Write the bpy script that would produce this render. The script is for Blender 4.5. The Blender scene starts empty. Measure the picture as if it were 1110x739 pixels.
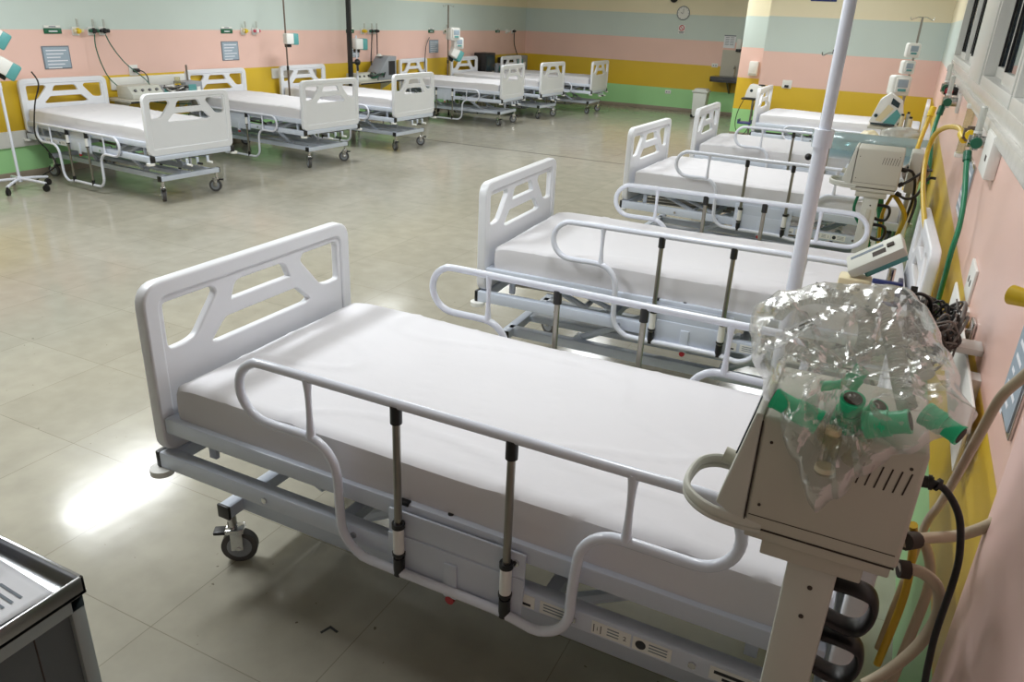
import bpy, bmesh, math, random
from mathutils import Vector, Matrix, noise
R = math.radians
sc = bpy.context.scene
col = sc.collection

# ------------------------------------------------------------------ camera
F_PX = 826.96
YAW, PIT, ROL, EYE = 0.4441, 0.4056, 0.0458, 1.8454
cy, sy, cp, sp = math.cos(YAW), math.sin(YAW), math.cos(PIT), math.sin(PIT)
fw = Vector((-sy * cp, cy * cp, -sp)); r0 = Vector((cy, sy, 0)); u0 = r0.cross(fw)
rt = math.cos(ROL) * r0 + math.sin(ROL) * u0; up = -math.sin(ROL) * r0 + math.cos(ROL) * u0
cd = bpy.data.cameras.new('camera'); cam = bpy.data.objects.new('camera', cd); col.objects.link(cam)
cd.sensor_width = 36; cd.lens = F_PX / 1110 * 36; cd.clip_start = 0.05; cd.clip_end = 100
cam.matrix_world = Matrix(((rt.x, up.x, -fw.x, 0), (rt.y, up.y, -fw.y, 0), (rt.z, up.z, -fw.z, EYE), (0, 0, 0, 1)))
sc.camera = cam
cd.dof.use_dof = False

# ------------------------------------------------------------------ world, lights, exposure
w = bpy.data.worlds.new('world'); sc.world = w; w.use_nodes = True
w.node_tree.nodes['Background'].inputs[0].default_value = (0.10, 0.13, 0.20, 1)
w.node_tree.nodes['Background'].inputs[1].default_value = 0.25
sc.view_settings.view_transform = 'Standard'
sc.view_settings.look = 'None'
sc.view_settings.gamma = 1
sc.view_settings.use_curve_mapping = False
sc.view_settings.exposure = 0.10
CEIL = 2.85
LIGHTS = [(-3.4, 1.7, 56), (-6.3, 4.2, 50), (-3.4, 5.6, 34), (-6.3, 8.6, 44), (-3.4, 9.6, 32), (-6.3, 12.8, 34), (-3.4, 13.6, 40),
          (-0.9, 2.7, 25), (-1.1, 6.4, 22), (-1.1, 10.4, 40)]
for lx, ly, pw in LIGHTS:
    ld = bpy.data.lights.new('ceiling_lamp_light', 'AREA'); ld.shape = 'RECTANGLE'; ld.size = 0.34; ld.size_y = 1.2
    ld.energy = pw; ld.color = (0.93, 0.975, 1.0)
    lo = bpy.data.objects.new('ceiling_lamp_light', ld); col.objects.link(lo); lo.location = (lx, ly, CEIL - 0.07)

# ------------------------------------------------------------------ materials
def srgb(r, g, b):
    f = lambda c: (c / 255 / 12.92) if c / 255 <= 0.04045 else ((c / 255 + 0.055) / 1.055) ** 2.4
    return (f(r), f(g), f(b), 1)
def mat(name, rgb, rough=0.5, metal=0.0, noise_amt=0.0, scale=20, bump=0.0, coat=0.0, spec=0.5, alpha=None, trans=0.0, emit=0):
    m = bpy.data.materials.new(name); m.use_nodes = True; n = m.node_tree.nodes; l = m.node_tree.links
    b = n['Principled BSDF']; c = srgb(*rgb)
    b.inputs['Base Color'].default_value = c; b.inputs['Roughness'].default_value = rough; b.inputs['Metallic'].default_value = metal
    b.inputs['Specular IOR Level'].default_value = spec
    if coat: b.inputs['Coat Weight'].default_value = coat; b.inputs['Coat Roughness'].default_value = 0.1
    if trans: b.inputs['Transmission Weight'].default_value = trans
    if alpha is not None: b.inputs['Alpha'].default_value = alpha
    if emit: b.inputs['Emission Color'].default_value = c; b.inputs['Emission Strength'].default_value = emit
    if noise_amt or bump:
        tc = n.new('ShaderNodeTexCoord'); t = n.new('ShaderNodeTexNoise'); t.inputs['Scale'].default_value = scale; t.inputs['Detail'].default_value = 4
        l.new(tc.outputs['Object'], t.inputs['Vector'])
        if noise_amt:
            mx = n.new('ShaderNodeMix'); mx.data_type = 'RGBA'
            mx.inputs[6].default_value = tuple(x * (1 - noise_amt) for x in c[:3]) + (1,)
            mx.inputs[7].default_value = tuple(min(1, x * (1 + noise_amt)) for x in c[:3]) + (1,)
            l.new(t.outputs['Fac'], mx.inputs[0]); l.new(mx.outputs[2], b.inputs['Base Color'])
        if bump:
            bp = n.new('ShaderNodeBump'); bp.inputs['Strength'].default_value = bump; bp.inputs['Distance'].default_value = 0.01
            l.new(t.outputs['Fac'], bp.inputs['Height']); l.new(bp.outputs[0], b.inputs['Normal'])
    return m
M = dict(
    plastic=mat('white_board_plastic', (226, 228, 233), 0.35, noise_amt=0.02, scale=8),
    paint=mat('bed_frame_enamel', (204, 212, 226), 0.3, noise_amt=0.03, scale=6),
    rail=mat('rail_enamel', (222, 226, 238), 0.22, noise_amt=0.02, scale=9),
    deck=mat('deck_grey', (150, 155, 162), 0.5, noise_amt=0.06, scale=10),
    steel=mat('brushed_steel_post', (150, 146, 138), 0.28, metal=0.9, noise_amt=0.08, scale=30),
    chrome=mat('chrome', (200, 200, 200), 0.15, metal=1.0, noise_amt=0.03),
    black=mat('black_plastic', (24, 24, 26), 0.4, noise_amt=0.1),
    rubber=mat('grey_tyre', (82, 80, 80), 0.6, noise_amt=0.1),
    red=mat('red_plastic', (170, 30, 40), 0.4, noise_amt=0.05),
    sheet=mat('cotton_sheet', (218, 217, 221), 0.85, noise_amt=0.02, scale=5, bump=0.25, spec=0.2),
    beige=mat('ventilator_casing', (190, 187, 174), 0.5, noise_amt=0.03, scale=14),
    beige2=mat('ventilator_panel', (198, 199, 190), 0.45, noise_amt=0.03, scale=14),
    line=mat('casing_gap', (62, 54, 48), 0.8, noise_amt=0.05),
    white=mat('white_plastic', (232, 232, 228), 0.4, noise_amt=0.02),
    paper=mat('paper', (232, 234, 240), 0.8, noise_amt=0.02),
    ink=mat('grey_print', (120, 130, 140), 0.8, noise_amt=0.1),
    darkink=mat('dark_print', (50, 52, 58), 0.8, noise_amt=0.1),
    signgrey=mat('plaque_grey_blue', (158, 174, 188), 0.45, noise_amt=0.08, scale=30),
    green=mat('green_sign', (16, 96, 66), 0.4, noise_amt=0.05),
    gfit=mat('green_fitting', (22, 92, 68), 0.35, noise_amt=0.1),
    yfit=mat('yellow_fitting', (222, 190, 30), 0.4, noise_amt=0.06),
    conn=mat('green_connector', (44, 206, 150), 0.35, noise_amt=0.08, scale=40),
    teal=mat('teal_case', (92, 160, 160), 0.4, noise_amt=0.06),
    cream=mat('cream_case', (224, 212, 176), 0.5, noise_amt=0.03),
    blue=mat('blue_clamp', (52, 62, 120), 0.4, noise_amt=0.06),
    hosegreen=mat('green_hose', (30, 120, 84), 0.35, noise_amt=0.08),
    hoseyellow=mat('yellow_hose', (206, 172, 48), 0.35, noise_amt=0.08),
    hosebeige=mat('beige_hose', (188, 174, 150), 0.4, noise_amt=0.05),
    cable=mat('grey_cable', (112, 108, 104), 0.5, noise_amt=0.1),
    stone=mat('sill_stone', (206, 204, 198), 0.25, noise_amt=0.12, scale=25),
    alu=mat('window_aluminium', (214, 214, 210), 0.35, metal=0.1, noise_amt=0.03),
    graycab=mat('cart_enamel', (146, 158, 158), 0.35, noise_amt=0.05),
    dgray=mat('cart_side_grey', (86, 96, 100), 0.4, noise_amt=0.06, scale=4),
    tray=mat('cart_steel_tray', (172, 174, 176), 0.22, metal=0.9, noise_amt=0.06, scale=8),
    granite=mat('dark_granite', (54, 56, 62), 0.2, noise_amt=0.25, scale=60),
    bin=mat('bin_plastic', (214, 218, 214), 0.45, noise_amt=0.03),
    pinkred=mat('sign_red', (206, 70, 96), 0.5, noise_amt=0.05),
    navy=mat('navy_sign', (30, 48, 110), 0.5, noise_amt=0.06),
    screen=mat('dark_screen', (46, 60, 66), 0.15, noise_amt=0.1),
    ceil=mat('ceiling_paint', (226, 224, 216), 0.9, noise_amt=0.02),
    emit=mat('lamp_diffuser', (255, 250, 238), 0.6, emit=2.0, noise_amt=0.01),
    basebd=mat('skirting_stone', (150, 138, 122), 0.5, noise_amt=0.1),
    joint=mat('floor_joint', (70, 66, 58), 0.6, noise_amt=0.1),
    brown=mat('brown_metal', (110, 96, 84), 0.4, metal=0.4, noise_amt=0.08),
)
def bands_mat(name, axis=2):
    m = bpy.data.materials.new(name); m.use_nodes = True; n = m.node_tree.nodes; l = m.node_tree.links
    b = n['Principled BSDF']; b.inputs['Roughness'].default_value = 0.32; b.inputs['Specular IOR Level'].default_value = 0.45
    g = n.new('ShaderNodeNewGeometry'); s = n.new('ShaderNodeSeparateXYZ'); l.new(g.outputs['Position'], s.inputs[0])
    mp = n.new('ShaderNodeMath'); mp.operation = 'DIVIDE'; mp.inputs[1].default_value = 3.0; l.new(s.outputs[2], mp.inputs[0])
    cr = n.new('ShaderNodeValToRGB'); cr.color_ramp.interpolation = 'CONSTANT'; l.new(mp.outputs[0], cr.inputs[0])
    st = [(0, (168, 222, 158)), (0.4607, (224, 188, 56)), (0.982, (238, 200, 188)), (1.4704, (204, 217, 212)), (1.9683, (240, 230, 200))]
    e = cr.color_ramp.elements
    e[0].position = 0; e[0].color = srgb(*st[0][1]); e[1].position = st[1][0] / 3; e[1].color = srgb(*st[1][1])
    for z, c in st[2:]:
        k = e.new(z / 3); k.color = srgb(*c)
    t = n.new('ShaderNodeTexNoise'); t.inputs['Scale'].default_value = 1.3; l.new(g.outputs['Position'], t.inputs['Vector'])
    mr = n.new('ShaderNodeMapRange'); mr.inputs[3].default_value = 0.93; mr.inputs[4].default_value = 1.05; l.new(t.outputs['Fac'], mr.inputs[0])
    hs = n.new('ShaderNodeHueSaturation'); l.new(cr.outputs[0], hs.inputs['Color']); l.new(mr.outputs[0], hs.inputs['Value'])
    l.new(hs.outputs[0], b.inputs['Base Color'])
    return m
M['bands'] = bands_mat('striped_wall_paint')
M['pink'] = mat('pink_wall_paint', (238, 204, 198), 0.4, noise_amt=0.02, scale=1.5)
def floor_mat():
    m = bpy.data.materials.new('vinyl_tile_floor'); m.use_nodes = True; n = m.node_tree.nodes; l = m.node_tree.links
    b = n['Principled BSDF']; b.inputs['Roughness'].default_value = 0.16; b.inputs['Specular IOR Level'].default_value = 0.5
    g = n.new('ShaderNodeNewGeometry')
    br = n.new('ShaderNodeTexBrick'); br.offset = 0; br.inputs['Scale'].default_value = 1.0
    br.inputs['Brick Width'].default_value = 0.6; br.inputs['Row Height'].default_value = 0.6; br.inputs['Mortar Size'].default_value = 0.0016
    br.inputs['Color1'].default_value = srgb(172, 168, 154); br.inputs['Color2'].default_value = srgb(167, 163, 149); br.inputs['Mortar'].default_value = srgb(140, 136, 122)
    mpn = n.new('ShaderNodeMapping'); mpn.inputs['Rotation'].default_value = (0, 0, 0.0); l.new(g.outputs['Position'], mpn.inputs[0]); l.new(mpn.outputs[0], br.inputs['Vector'])
    t1 = n.new('ShaderNodeTexNoise'); t1.inputs['Scale'].default_value = 7; t1.inputs['Detail'].default_value = 6; l.new(g.outputs['Position'], t1.inputs['Vector'])
    mr = n.new('ShaderNodeMapRange'); mr.inputs[1].default_value = 0.3; mr.inputs[2].default_value = 0.7; mr.inputs[3].default_value = 0.9; mr.inputs[4].default_value = 1.06; l.new(t1.outputs['Fac'], mr.inputs[0])
    hs = n.new('ShaderNodeHueSaturation'); l.new(br.outputs['Color'], hs.inputs['Color']); l.new(mr.outputs[0], hs.inputs['Value'])
    # scuffs and specks
    t2 = n.new('ShaderNodeTexNoise'); t2.inputs['Scale'].default_value = 38; t2.inputs['Detail'].default_value = 2; l.new(g.outputs['Position'], t2.inputs['Vector'])
    m2 = n.new('ShaderNodeMapRange'); m2.inputs[1].default_value = 0.735; m2.inputs[2].default_value = 0.78; l.new(t2.outputs['Fac'], m2.inputs[0])
    mx = n.new('ShaderNodeMix'); mx.data_type = 'RGBA'; mx.inputs[7].default_value = srgb(110, 104, 90)
    l.new(m2.outputs[0], mx.inputs[0]); l.new(hs.outputs[0], mx.inputs[6]); l.new(mx.outputs[2], b.inputs['Base Color'])
    t3 = n.new('ShaderNodeTexNoise'); t3.inputs['Scale'].default_value = 2.2; t3.inputs['Detail'].default_value = 3; l.new(g.outputs['Position'], t3.inputs['Vector'])
    m3 = n.new('ShaderNodeMapRange'); m3.inputs[3].default_value = 0.09; m3.inputs[4].default_value = 0.22; l.new(t3.outputs['Fac'], m3.inputs[0]); l.new(m3.outputs[0], b.inputs['Roughness'])
    bp = n.new('ShaderNodeBump'); bp.inputs['Strength'].default_value = 0.12; bp.inputs['Distance'].default_value = 0.02; l.new(t3.outputs['Fac'], bp.inputs['Height']); l.new(bp.outputs[0], b.inputs['Normal'])
    return m
M['floor'] = floor_mat()
def film_mat(name, tint, white=0.18, gloss=0.22, rough=0.08, bscale=26, bstr=0.9):
    m = bpy.data.materials.new(name); m.use_nodes = True; n = m.node_tree.nodes; l = m.node_tree.links
    n.remove(n['Principled BSDF']); out = n['Material Output']
    tr = n.new('ShaderNodeBsdfTransparent'); tr.inputs[0].default_value = srgb(*tint)
    gl = n.new('ShaderNodeBsdfGlossy'); gl.inputs['Roughness'].default_value = rough
    di = n.new('ShaderNodeBsdfTranslucent'); di.inputs[0].default_value = srgb(235, 238, 236)
    df = n.new('ShaderNodeBsdfDiffuse'); df.inputs[0].default_value = srgb(235, 238, 236)
    tc = n.new('ShaderNodeTexCoord'); nz = n.new('ShaderNodeTexNoise'); nz.inputs['Scale'].default_value = bscale; nz.inputs['Detail'].default_value = 3; nz.inputs['Distortion'].default_value = 1.2
    l.new(tc.outputs['Object'], nz.inputs['Vector'])
    bp = n.new('ShaderNodeBump'); bp.inputs['Strength'].default_value = bstr; bp.inputs['Distance'].default_value = 0.01; l.new(nz.outputs['Fac'], bp.inputs['Height'])
    l.new(bp.outputs[0], gl.inputs['Normal'])
    a = n.new('ShaderNodeMixShader'); a.inputs[0].default_value = 0.5; l.new(di.outputs[0], a.inputs[1]); l.new(df.outputs[0], a.inputs[2])
    b = n.new('ShaderNodeMixShader'); b.inputs[0].default_value = white; l.new(tr.outputs[0], b.inputs[1]); l.new(a.outputs[0], b.inputs[2])
    fr = n.new('ShaderNodeFresnel'); fr.inputs[0].default_value = 1.5; l.new(bp.outputs[0], fr.inputs['Normal'])
    ad = n.new('ShaderNodeMath'); ad.operation = 'MULTIPLY_ADD'; ad.inputs[1].default_value = 0.55; ad.inputs[2].default_value = gloss * 0.12; ad.use_clamp = True; l.new(fr.outputs[0], ad.inputs[0])
    c = n.new('ShaderNodeMixShader'); l.new(ad.outputs[0], c.inputs[0]); l.new(b.outputs[0], c.inputs[1]); l.new(gl.outputs[0], c.inputs[2])
    l.new(c.outputs[0], out.inputs[0]); return m
M['film'] = film_mat('clear_bag_film', (252, 253, 252), 0.24, 0.2, 0.22, 22, 0.25)
M['hoseclear'] = film_mat('clear_hose', (236, 236, 228), 0.62, 0.3, 0.15, 60, 0.3)
M['cupclear'] = film_mat('clear_cup', (240, 238, 214), 0.12, 0.4, 0.04, 20, 0.1)
M['bluefilm'] = film_mat('pale_blue_film', (214, 240, 244), 0.42, 0.4, 0.1, 12, 1.0)
M['glass'] = mat('window_glass', (40, 52, 60), 0.04, noise_amt=0.05, spec=0.6)

# ------------------------------------------------------------------ mesh helpers
class MB:
    def __init__(s): s.bm = bmesh.new(); s.mats = []; s.cur = 0
    def m(s, mt):
        if mt not in s.mats: s.mats.append(mt)
        s.cur = s.mats.index(mt); return s
    def _add(s, tmp, M4=None):
        if M4 is not None: tmp.transform(M4)
        me = bpy.data.meshes.new('t'); tmp.to_mesh(me); tmp.free()
        n0 = len(s.bm.faces); s.bm.from_mesh(me); bpy.data.meshes.remove(me)
        s.bm.faces.ensure_lookup_table()
        for f in s.bm.faces[n0:]: f.material_index = s.cur; f.smooth = True
    def box(s, a, b, bev=0.0, rot=None, seg=2):
        a = Vector(a); b = Vector(b); c = (a + b) / 2; d = b - a
        t = bmesh.new(); bmesh.ops.create_cube(t, size=1)
        for v in t.verts: v.co = Vector((v.co.x * abs(d.x), v.co.y * abs(d.y), v.co.z * abs(d.z)))
        if bev > 0: bmesh.ops.bevel(t, geom=t.edges[:], offset=min(bev, min(abs(d.x), abs(d.y), abs(d.z)) * 0.45), segments=seg, affect='EDGES', profile=0.5)
        s._add(t, Matrix.Translation(c) @ (rot.to_4x4() if rot else Matrix.Identity(4))); return s
    def cyl(s, a, b, r, r2=None, n=16, cap=True):
        a = Vector(a); b = Vector(b); d = b - a
        t = bmesh.new(); bmesh.ops.create_cone(t, cap_ends=cap, segments=n, radius1=r, radius2=r if r2 is None else r2, depth=d.length)
        q = Vector((0, 0, 1)).rotation_difference(d.normalized()).to_matrix().to_4x4()
        s._add(t, Matrix.Translation((a + b) / 2) @ q); return s
    def sph(s, c, r, sc_=(1, 1, 1), n=12):
        t = bmesh.new(); bmesh.ops.create_uvsphere(t, u_segments=n, v_segments=max(6, n // 2 + 2), radius=r)
        s._add(t, Matrix.Translation(Vector(c)) @ Matrix.Diagonal((*sc_, 1))); return s
    def tube(s, pts, r, n=8, cyclic=False, sub=6, rib=0.0, flat=None):
        P = [Vector(p) for p in pts]; N = len(P); path = []
        segs = N if cyclic else N - 1
        for i in range(segs):
            if cyclic: p0, p1, p2, p3 = P[(i - 1) % N], P[i], P[(i + 1) % N], P[(i + 2) % N]
            else: p0, p1, p2, p3 = P[max(i - 1, 0)], P[i], P[i + 1], P[min(i + 2, N - 1)]
            for k in range(sub):
                t = k / sub
                path.append(0.5 * ((2 * p1) + (p2 - p0) * t + (2 * p0 - 5 * p1 + 4 * p2 - p3) * t * t + (3 * p1 - p0 - 3 * p2 + p3) * t ** 3) if sub > 1 else p1.copy())
        if not cyclic: path.append(P[-1])
        K = len(path); t = bmesh.new(); rings = []
        T = [((path[(i + 1) % K] - path[i - 1]) if cyclic else (path[min(i + 1, K - 1)] - path[max(i - 1, 0)])).normalized() for i in range(K)]
        nrm = T[0].orthogonal().normalized()
        if flat is not None: nrm = (Vector(flat[0]) - T[0] * Vector(flat[0]).dot(T[0])).normalized()
        for i in range(K):
            if i:
                q = T[i - 1].rotation_difference(T[i]); nrm = (q @ nrm); nrm = (nrm - T[i] * nrm.dot(T[i])).normalized()
            bi = T[i].cross(nrm); rr = r * (1 + rib * (1 if i % 2 else -1)) if not callable(r) else r(i / (K - 1))
            ra, rb = (rr, rr) if flat is None else (rr, rr * flat[1])
            rings.append([t.verts.new(path[i] + nrm * math.cos(2 * math.pi * j / n) * ra + bi * math.sin(2 * math.pi * j / n) * rb) for j in range(n)])
        for i in range(K if cyclic else K - 1):
            A, B = rings[i], rings[(i + 1) % K]
            off = 0
            if cyclic and i == K - 1:
                off = min(range(n), key=lambda o: sum((A[j].co - B[(j + o) % n].co).length for j in range(n)))
            for j in range(n): t.faces.new((A[j], A[(j + 1) % n], B[(j + 1 + off) % n], B[(j + off) % n]))
        if not cyclic:
            t.faces.new(list(reversed(rings[0]))); t.faces.new(rings[-1])
        bmesh.ops.recalc_face_normals(t, faces=t.faces[:])
        s._add(t); return s
    def prism(s, poly, d0, d1, axis='y', bev=0):
        """poly 2D; axis y: (x,z) extruded along y; x: (y,z); z: (x,y)"""
        t = bmesh.new()
        f = {'y': lambda p, d: (p[0], d, p[1]), 'x': lambda p, d: (d, p[0], p[1]), 'z': lambda p, d: (p[0], p[1], d)}[axis]
        A = [t.verts.new(f(p, d0)) for p in poly]; B = [t.verts.new(f(p, d1)) for p in poly]
        t.faces.new(A); t.faces.new(list(reversed(B)))
        for i in range(len(poly)): t.faces.new((A[i], B[i], B[(i + 1) % len(poly)], A[(i + 1) % len(poly)]))
        bmesh.ops.recalc_face_normals(t, faces=t.faces[:])
        if bev: bmesh.ops.bevel(t, geom=t.edges[:], offset=bev, segments=2, affect='EDGES', profile=0.5)
        s._add(t); return s
    def mesh(s, me, M4=None):
        t = bmesh.new(); t.from_mesh(me); s._add(t, M4); return s
    def build(s, name, parent=None, loc=None):
        me = bpy.data.meshes.new(name); s.bm.to_mesh(me); s.bm.free()
        for k in s.mats: me.materials.append(M[k] if isinstance(k, str) else k)
        try: me.set_sharp_from_angle(angle=R(38))
        except Exception: pass
        o = bpy.data.objects.new(name, me); col.objects.link(o)
        if parent: o.parent = parent
        if loc: o.location = loc
        return o
def mb(k): return MB().m(k)
def tag(o, label=None, cat=None, group=None, kind=None):
    if label: o['label'] = label
    if cat: o['category'] = cat
    if group: o['group'] = group
    if kind: o['kind'] = kind
    return o
def thing(name, loc, label, cat, group=None, rz=0):
    o = bpy.data.objects.new(name, None); col.objects.link(o); o.location = loc; o.rotation_euler.z = rz; o.empty_display_size = 0.1
    return tag(o, label, cat, group)
def struct(o): o['kind'] = 'structure'; return o
def rounded(pts, rad, n=5):
    out = []; N = len(pts)
    for i in range(N):
        p = Vector(pts[i]); a = Vector(pts[i - 1]); b = Vector(pts[(i + 1) % N]); r = rad[i] if isinstance(rad, (list, tuple)) else rad
        da = (a - p); db = (b - p); r1 = min(r, da.length * 0.48, db.length * 0.48)
        s1 = p + da.normalized() * r1; s2 = p + db.normalized() * r1
        for k in range(n + 1):
            t = k / n; out.append(((1 - t) ** 2 * s1 + 2 * t * (1 - t) * p + t * t * s2))
    return out
def curve_mesh(loops, ext, bev):
    """filled 2D loops (outer + holes) extruded: returns mesh in XY plane, thickness along Z"""
    cu = bpy.data.curves.new('c', 'CURVE'); cu.dimensions = '2D'; cu.fill_mode = 'BOTH'; cu.extrude = ext; cu.bevel_depth = bev; cu.bevel_resolution = 2
    for lp in loops:
        sp_ = cu.splines.new('POLY'); sp_.points.add(len(lp) - 1); sp_.use_cyclic_u = True
        for q, p in zip(sp_.points, lp): q.co = (p[0], p[1], 0, 1)
    o = bpy.data.objects.new('c', cu); col.objects.link(o)
    dg = bpy.context.evaluated_depsgraph_get(); dg.update()
    me = bpy.data.meshes.new_from_object(o.evaluated_get(dg)); bpy.data.objects.remove(o); bpy.data.curves.remove(cu)
    me.materials.clear(); return me
def text_mesh(body, size, ext=0.0004):
    cu = bpy.data.curves.new('c', 'FONT'); cu.body = body; cu.size = size; cu.extrude = ext; cu.align_x = 'CENTER'; cu.align_y = 'CENTER'
    o = bpy.data.objects.new('c', cu); col.objects.link(o)
    dg = bpy.context.evaluated_depsgraph_get(); dg.update()
    me = bpy.data.meshes.new_from_object(o.evaluated_get(dg)); bpy.data.objects.remove(o); bpy.data.curves.remove(cu)
    me.materials.clear(); return me

# ------------------------------------------------------------------ room
XW, XL, YF, YN = 0.338, -8.31, 17.44, -2.6
YB, YP = 12.9, 14.3        # nearer block of the far wall, and its pillar
struct(mb('floor').box((XL - .2, YN - .2, -0.1), (XW + .2, YF + .2, 0)).build('floor'))
struct(mb('ceil').box((XL - .2, YN - .2, CEIL), (XW + .2, YF + .2, CEIL + .1)).build('ceiling'))
struct(mb('bands').box((XL - .15, YN, 0), (XL, YF, CEIL)).build('wall_left'))
struct(mb('bands').box((XL, YF, 0), (XW, YF + .15, CEIL)).build('wall_far'))
struct(mb('ceil').box((XL, YN - .15, 0), (XW, YN, CEIL)).build('wall_near'))
struct(mb('bands').box((-2.10, YB, 0), (XW, YF, CEIL)).build('wall_far_block'))
struct(mb('bands').box((-2.70, YP, 0), (-2.10, YF, CEIL)).build('wall_far_pillar'))
SB = 1.60
wr = mb('bands').box((XW, YN, 0), (XW + .15, YF, SB)).box((XW, YN, 2.5), (XW + .15, YF, CEIL)).box((XW, 9.1, SB), (XW + .15, YF, 2.5)).box((XW, YN, SB), (XW + .15, -0.4, 2.5))
wr.m('alu').box((XW - .012, 4.93, SB), (XW + .14, 5.95, 2.5), 0.004)
struct(wr.build('wall_right'))
struct(mb('pink').box((XW - .035, YN, 0), (XW, 1.475, CEIL), 0.003).build('wall_right_pilaster'))
struct(mb('stone').box((XW - .03, 1.66, 1.495), (XW + .01, 9.2, 1.545), 0.004).box((XW - .008, 1.66, 1.54), (XW + .05, 9.2, 1.602), 0.003).build('trim_sill'))
struct(mb('basebd').box((XL, YF - .02, 0), (-2.7, YF, 0.07), .003).box((XL, YN, 0), (XL + .015, YF - .02, 0.07), .003).box((-2.7, YP - .015, 0), (-2.1, YP, .07), .003).box((-2.1, YB - .015, 0), (XW, YB, .07), .003).build('baseboard_far'))
struct(mb('white').box((XL, 3.2, 0.322), (XL + .02, 6.0, 0.487), .004).build('trim_bumper'))
struct(mb('joint').box((XL + .02, 10.2, 0), (-0.5, 10.222, 0.0015)).build('trim_floor_joint'))
# windows in the right wall
def window(n, y0, y1, leaves):
    o = mb('alu')
    for a, b, c, d in ((y0, y1, SB, SB + .05), (y0, y1, 2.45, 2.5), (y0, y0 + .05, SB + .05, 2.45), (y1 - .05, y1, SB + .05, 2.45)):
        o.box((XW - .005, a, c), (XW + .09, b, d), .003)
    root = struct(o.build('window_%d' % n))
    L = (y1 - y0 - .1) / leaves
    for i in range(leaves):
        a = y0 + .05 + i * L; x = XW + .02 + (i % 2) * .03
        s = mb('alu')
        for p, q, r_, t in ((a, a + .045, SB + .05, 2.45), (a + L - .045, a + L, SB + .05, 2.45), (a + .045, a + L - .045, SB + .05, SB + .1), (a + .045, a + L - .045, 2.4, 2.45)):
            s.box((x, p, r_), (x + .03, q, t), .002)
        s.m('black').box((x - .002, a + .045, SB + .1), (x + .008, a + .06, 2.4)).box((x - .002, a + L - .06, SB + .1), (x + .008, a + L - .045, 2.4))
        sa = s.build('window_sash', root)
        mb('glass').box((x + .012, a + .046, SB + .1), (x + .018, a + L - .046, 2.4)).build('pane', sa)
    return root
window(1, 6.0, 9.1, 4); window(2, 3.35, 4.9, 2); window(3, -0.4, 3.3, 4)

# ceiling lamps (give the room its light)
for lx, ly, pw in LIGHTS:
    t = thing('ceiling_lamp', (lx, ly, CEIL - .03), 'recessed ceiling lamp panel, %s %s' % (['first', 'second', 'third', 'fourth'][sorted(q[1] for q in LIGHTS if abs(q[0] - lx) < .5).index(ly)], 'over the left beds' if lx < -5 else 'over the aisle' if lx < -2 else 'over the window wall beds'), 'ceiling lamp', 'ceiling lamp panels above the ward')
    mb('white').box((-.34, -.63, 0), (.34, -.6, .03)).box((-.34, .6, 0), (.34, .63, .03)).box((-.34, -.6, 0), (-.31, .6, .03)).box((.31, -.6, 0), (.34, .6, .03)).build('lamp_frame', t)
    mb('emit').box((-.31, -.6, .008), (.31, .6, .03)).build('diffuser', t)

# ------------------------------------------------------------------ hospital bed
ZB, ZT = 0.47, 1.018
def board_mesh(zt, low=ZB):
    W = .475; h = zt - low
    z = lambda f: zt - f * h     # fraction from the top
    outer = rounded([(-W, low), (W, low), (W, zt), (-W, zt)], [.05, .05, .065, .065], 6)
    holes = []
    for s in (-1, 1):
        h1 = [(s * .418, z(.105)), (s * .215, z(.105)), (s * .195, z(.16)), (s * .30, z(.385)), (s * .345, z(.405)), (s * .418, z(.405))]
        if s < 0: h1.reverse()
        holes.append(rounded(h1, [.03, .02, .02, .06, .04, .02], 4))
    holes.append(rounded([(-.12, z(.12)), (.12, z(.12)), (.15, z(.25)), (-.15, z(.25))], [.03, .03, .012, .012], 4))
    holes.append(rounded([(-.175, z(.325)), (.175, z(.325)), (.25, z(.455)), (.22, z(.48)), (-.22, z(.48)), (-.25, z(.455))], .02, 4))
    body = curve_mesh([outer] + holes, .009, .006)
    ring_in = rounded([(-W + .038, low + .05), (W - .038, low + .05), (W - .038, zt - .036), (-W + .038, zt - .036)], [.03, .03, .045, .045], 6)
    ring = curve_mesh([outer, list(reversed(ring_in))], .014, .008)
    return body, ring
# board meshes live in XY (x = bed y, y = bed z); turn to bed axes
M_BOARD = Matrix(((0, 0, 1, 0), (1, 0, 0, 0), (0, 1, 0, 0), (0, 0, 0, 1)))
BL = 2.063
bed_parts = []      # (object, role) of the prototype; role: base, upper, rail_near, rail_far
def P_(o, role): bed_parts.append((o, role)); return o
proto = thing('hospital_bed', (0, 0, 0), 'x', 'hospital bed')
for nm, xx, zt in (('footboard', .022, ZT), ('headboard', BL - .02, .995)):
    b, r_ = board_mesh(zt)
    o = MB().m('plastic'); o.mesh(b, Matrix.Translation((xx, 0, 0)) @ M_BOARD); o.mesh(r_, Matrix.Translation((xx, 0, 0)) @ M_BOARD)
    P_(o.build(nm, proto), 'upper')
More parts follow.
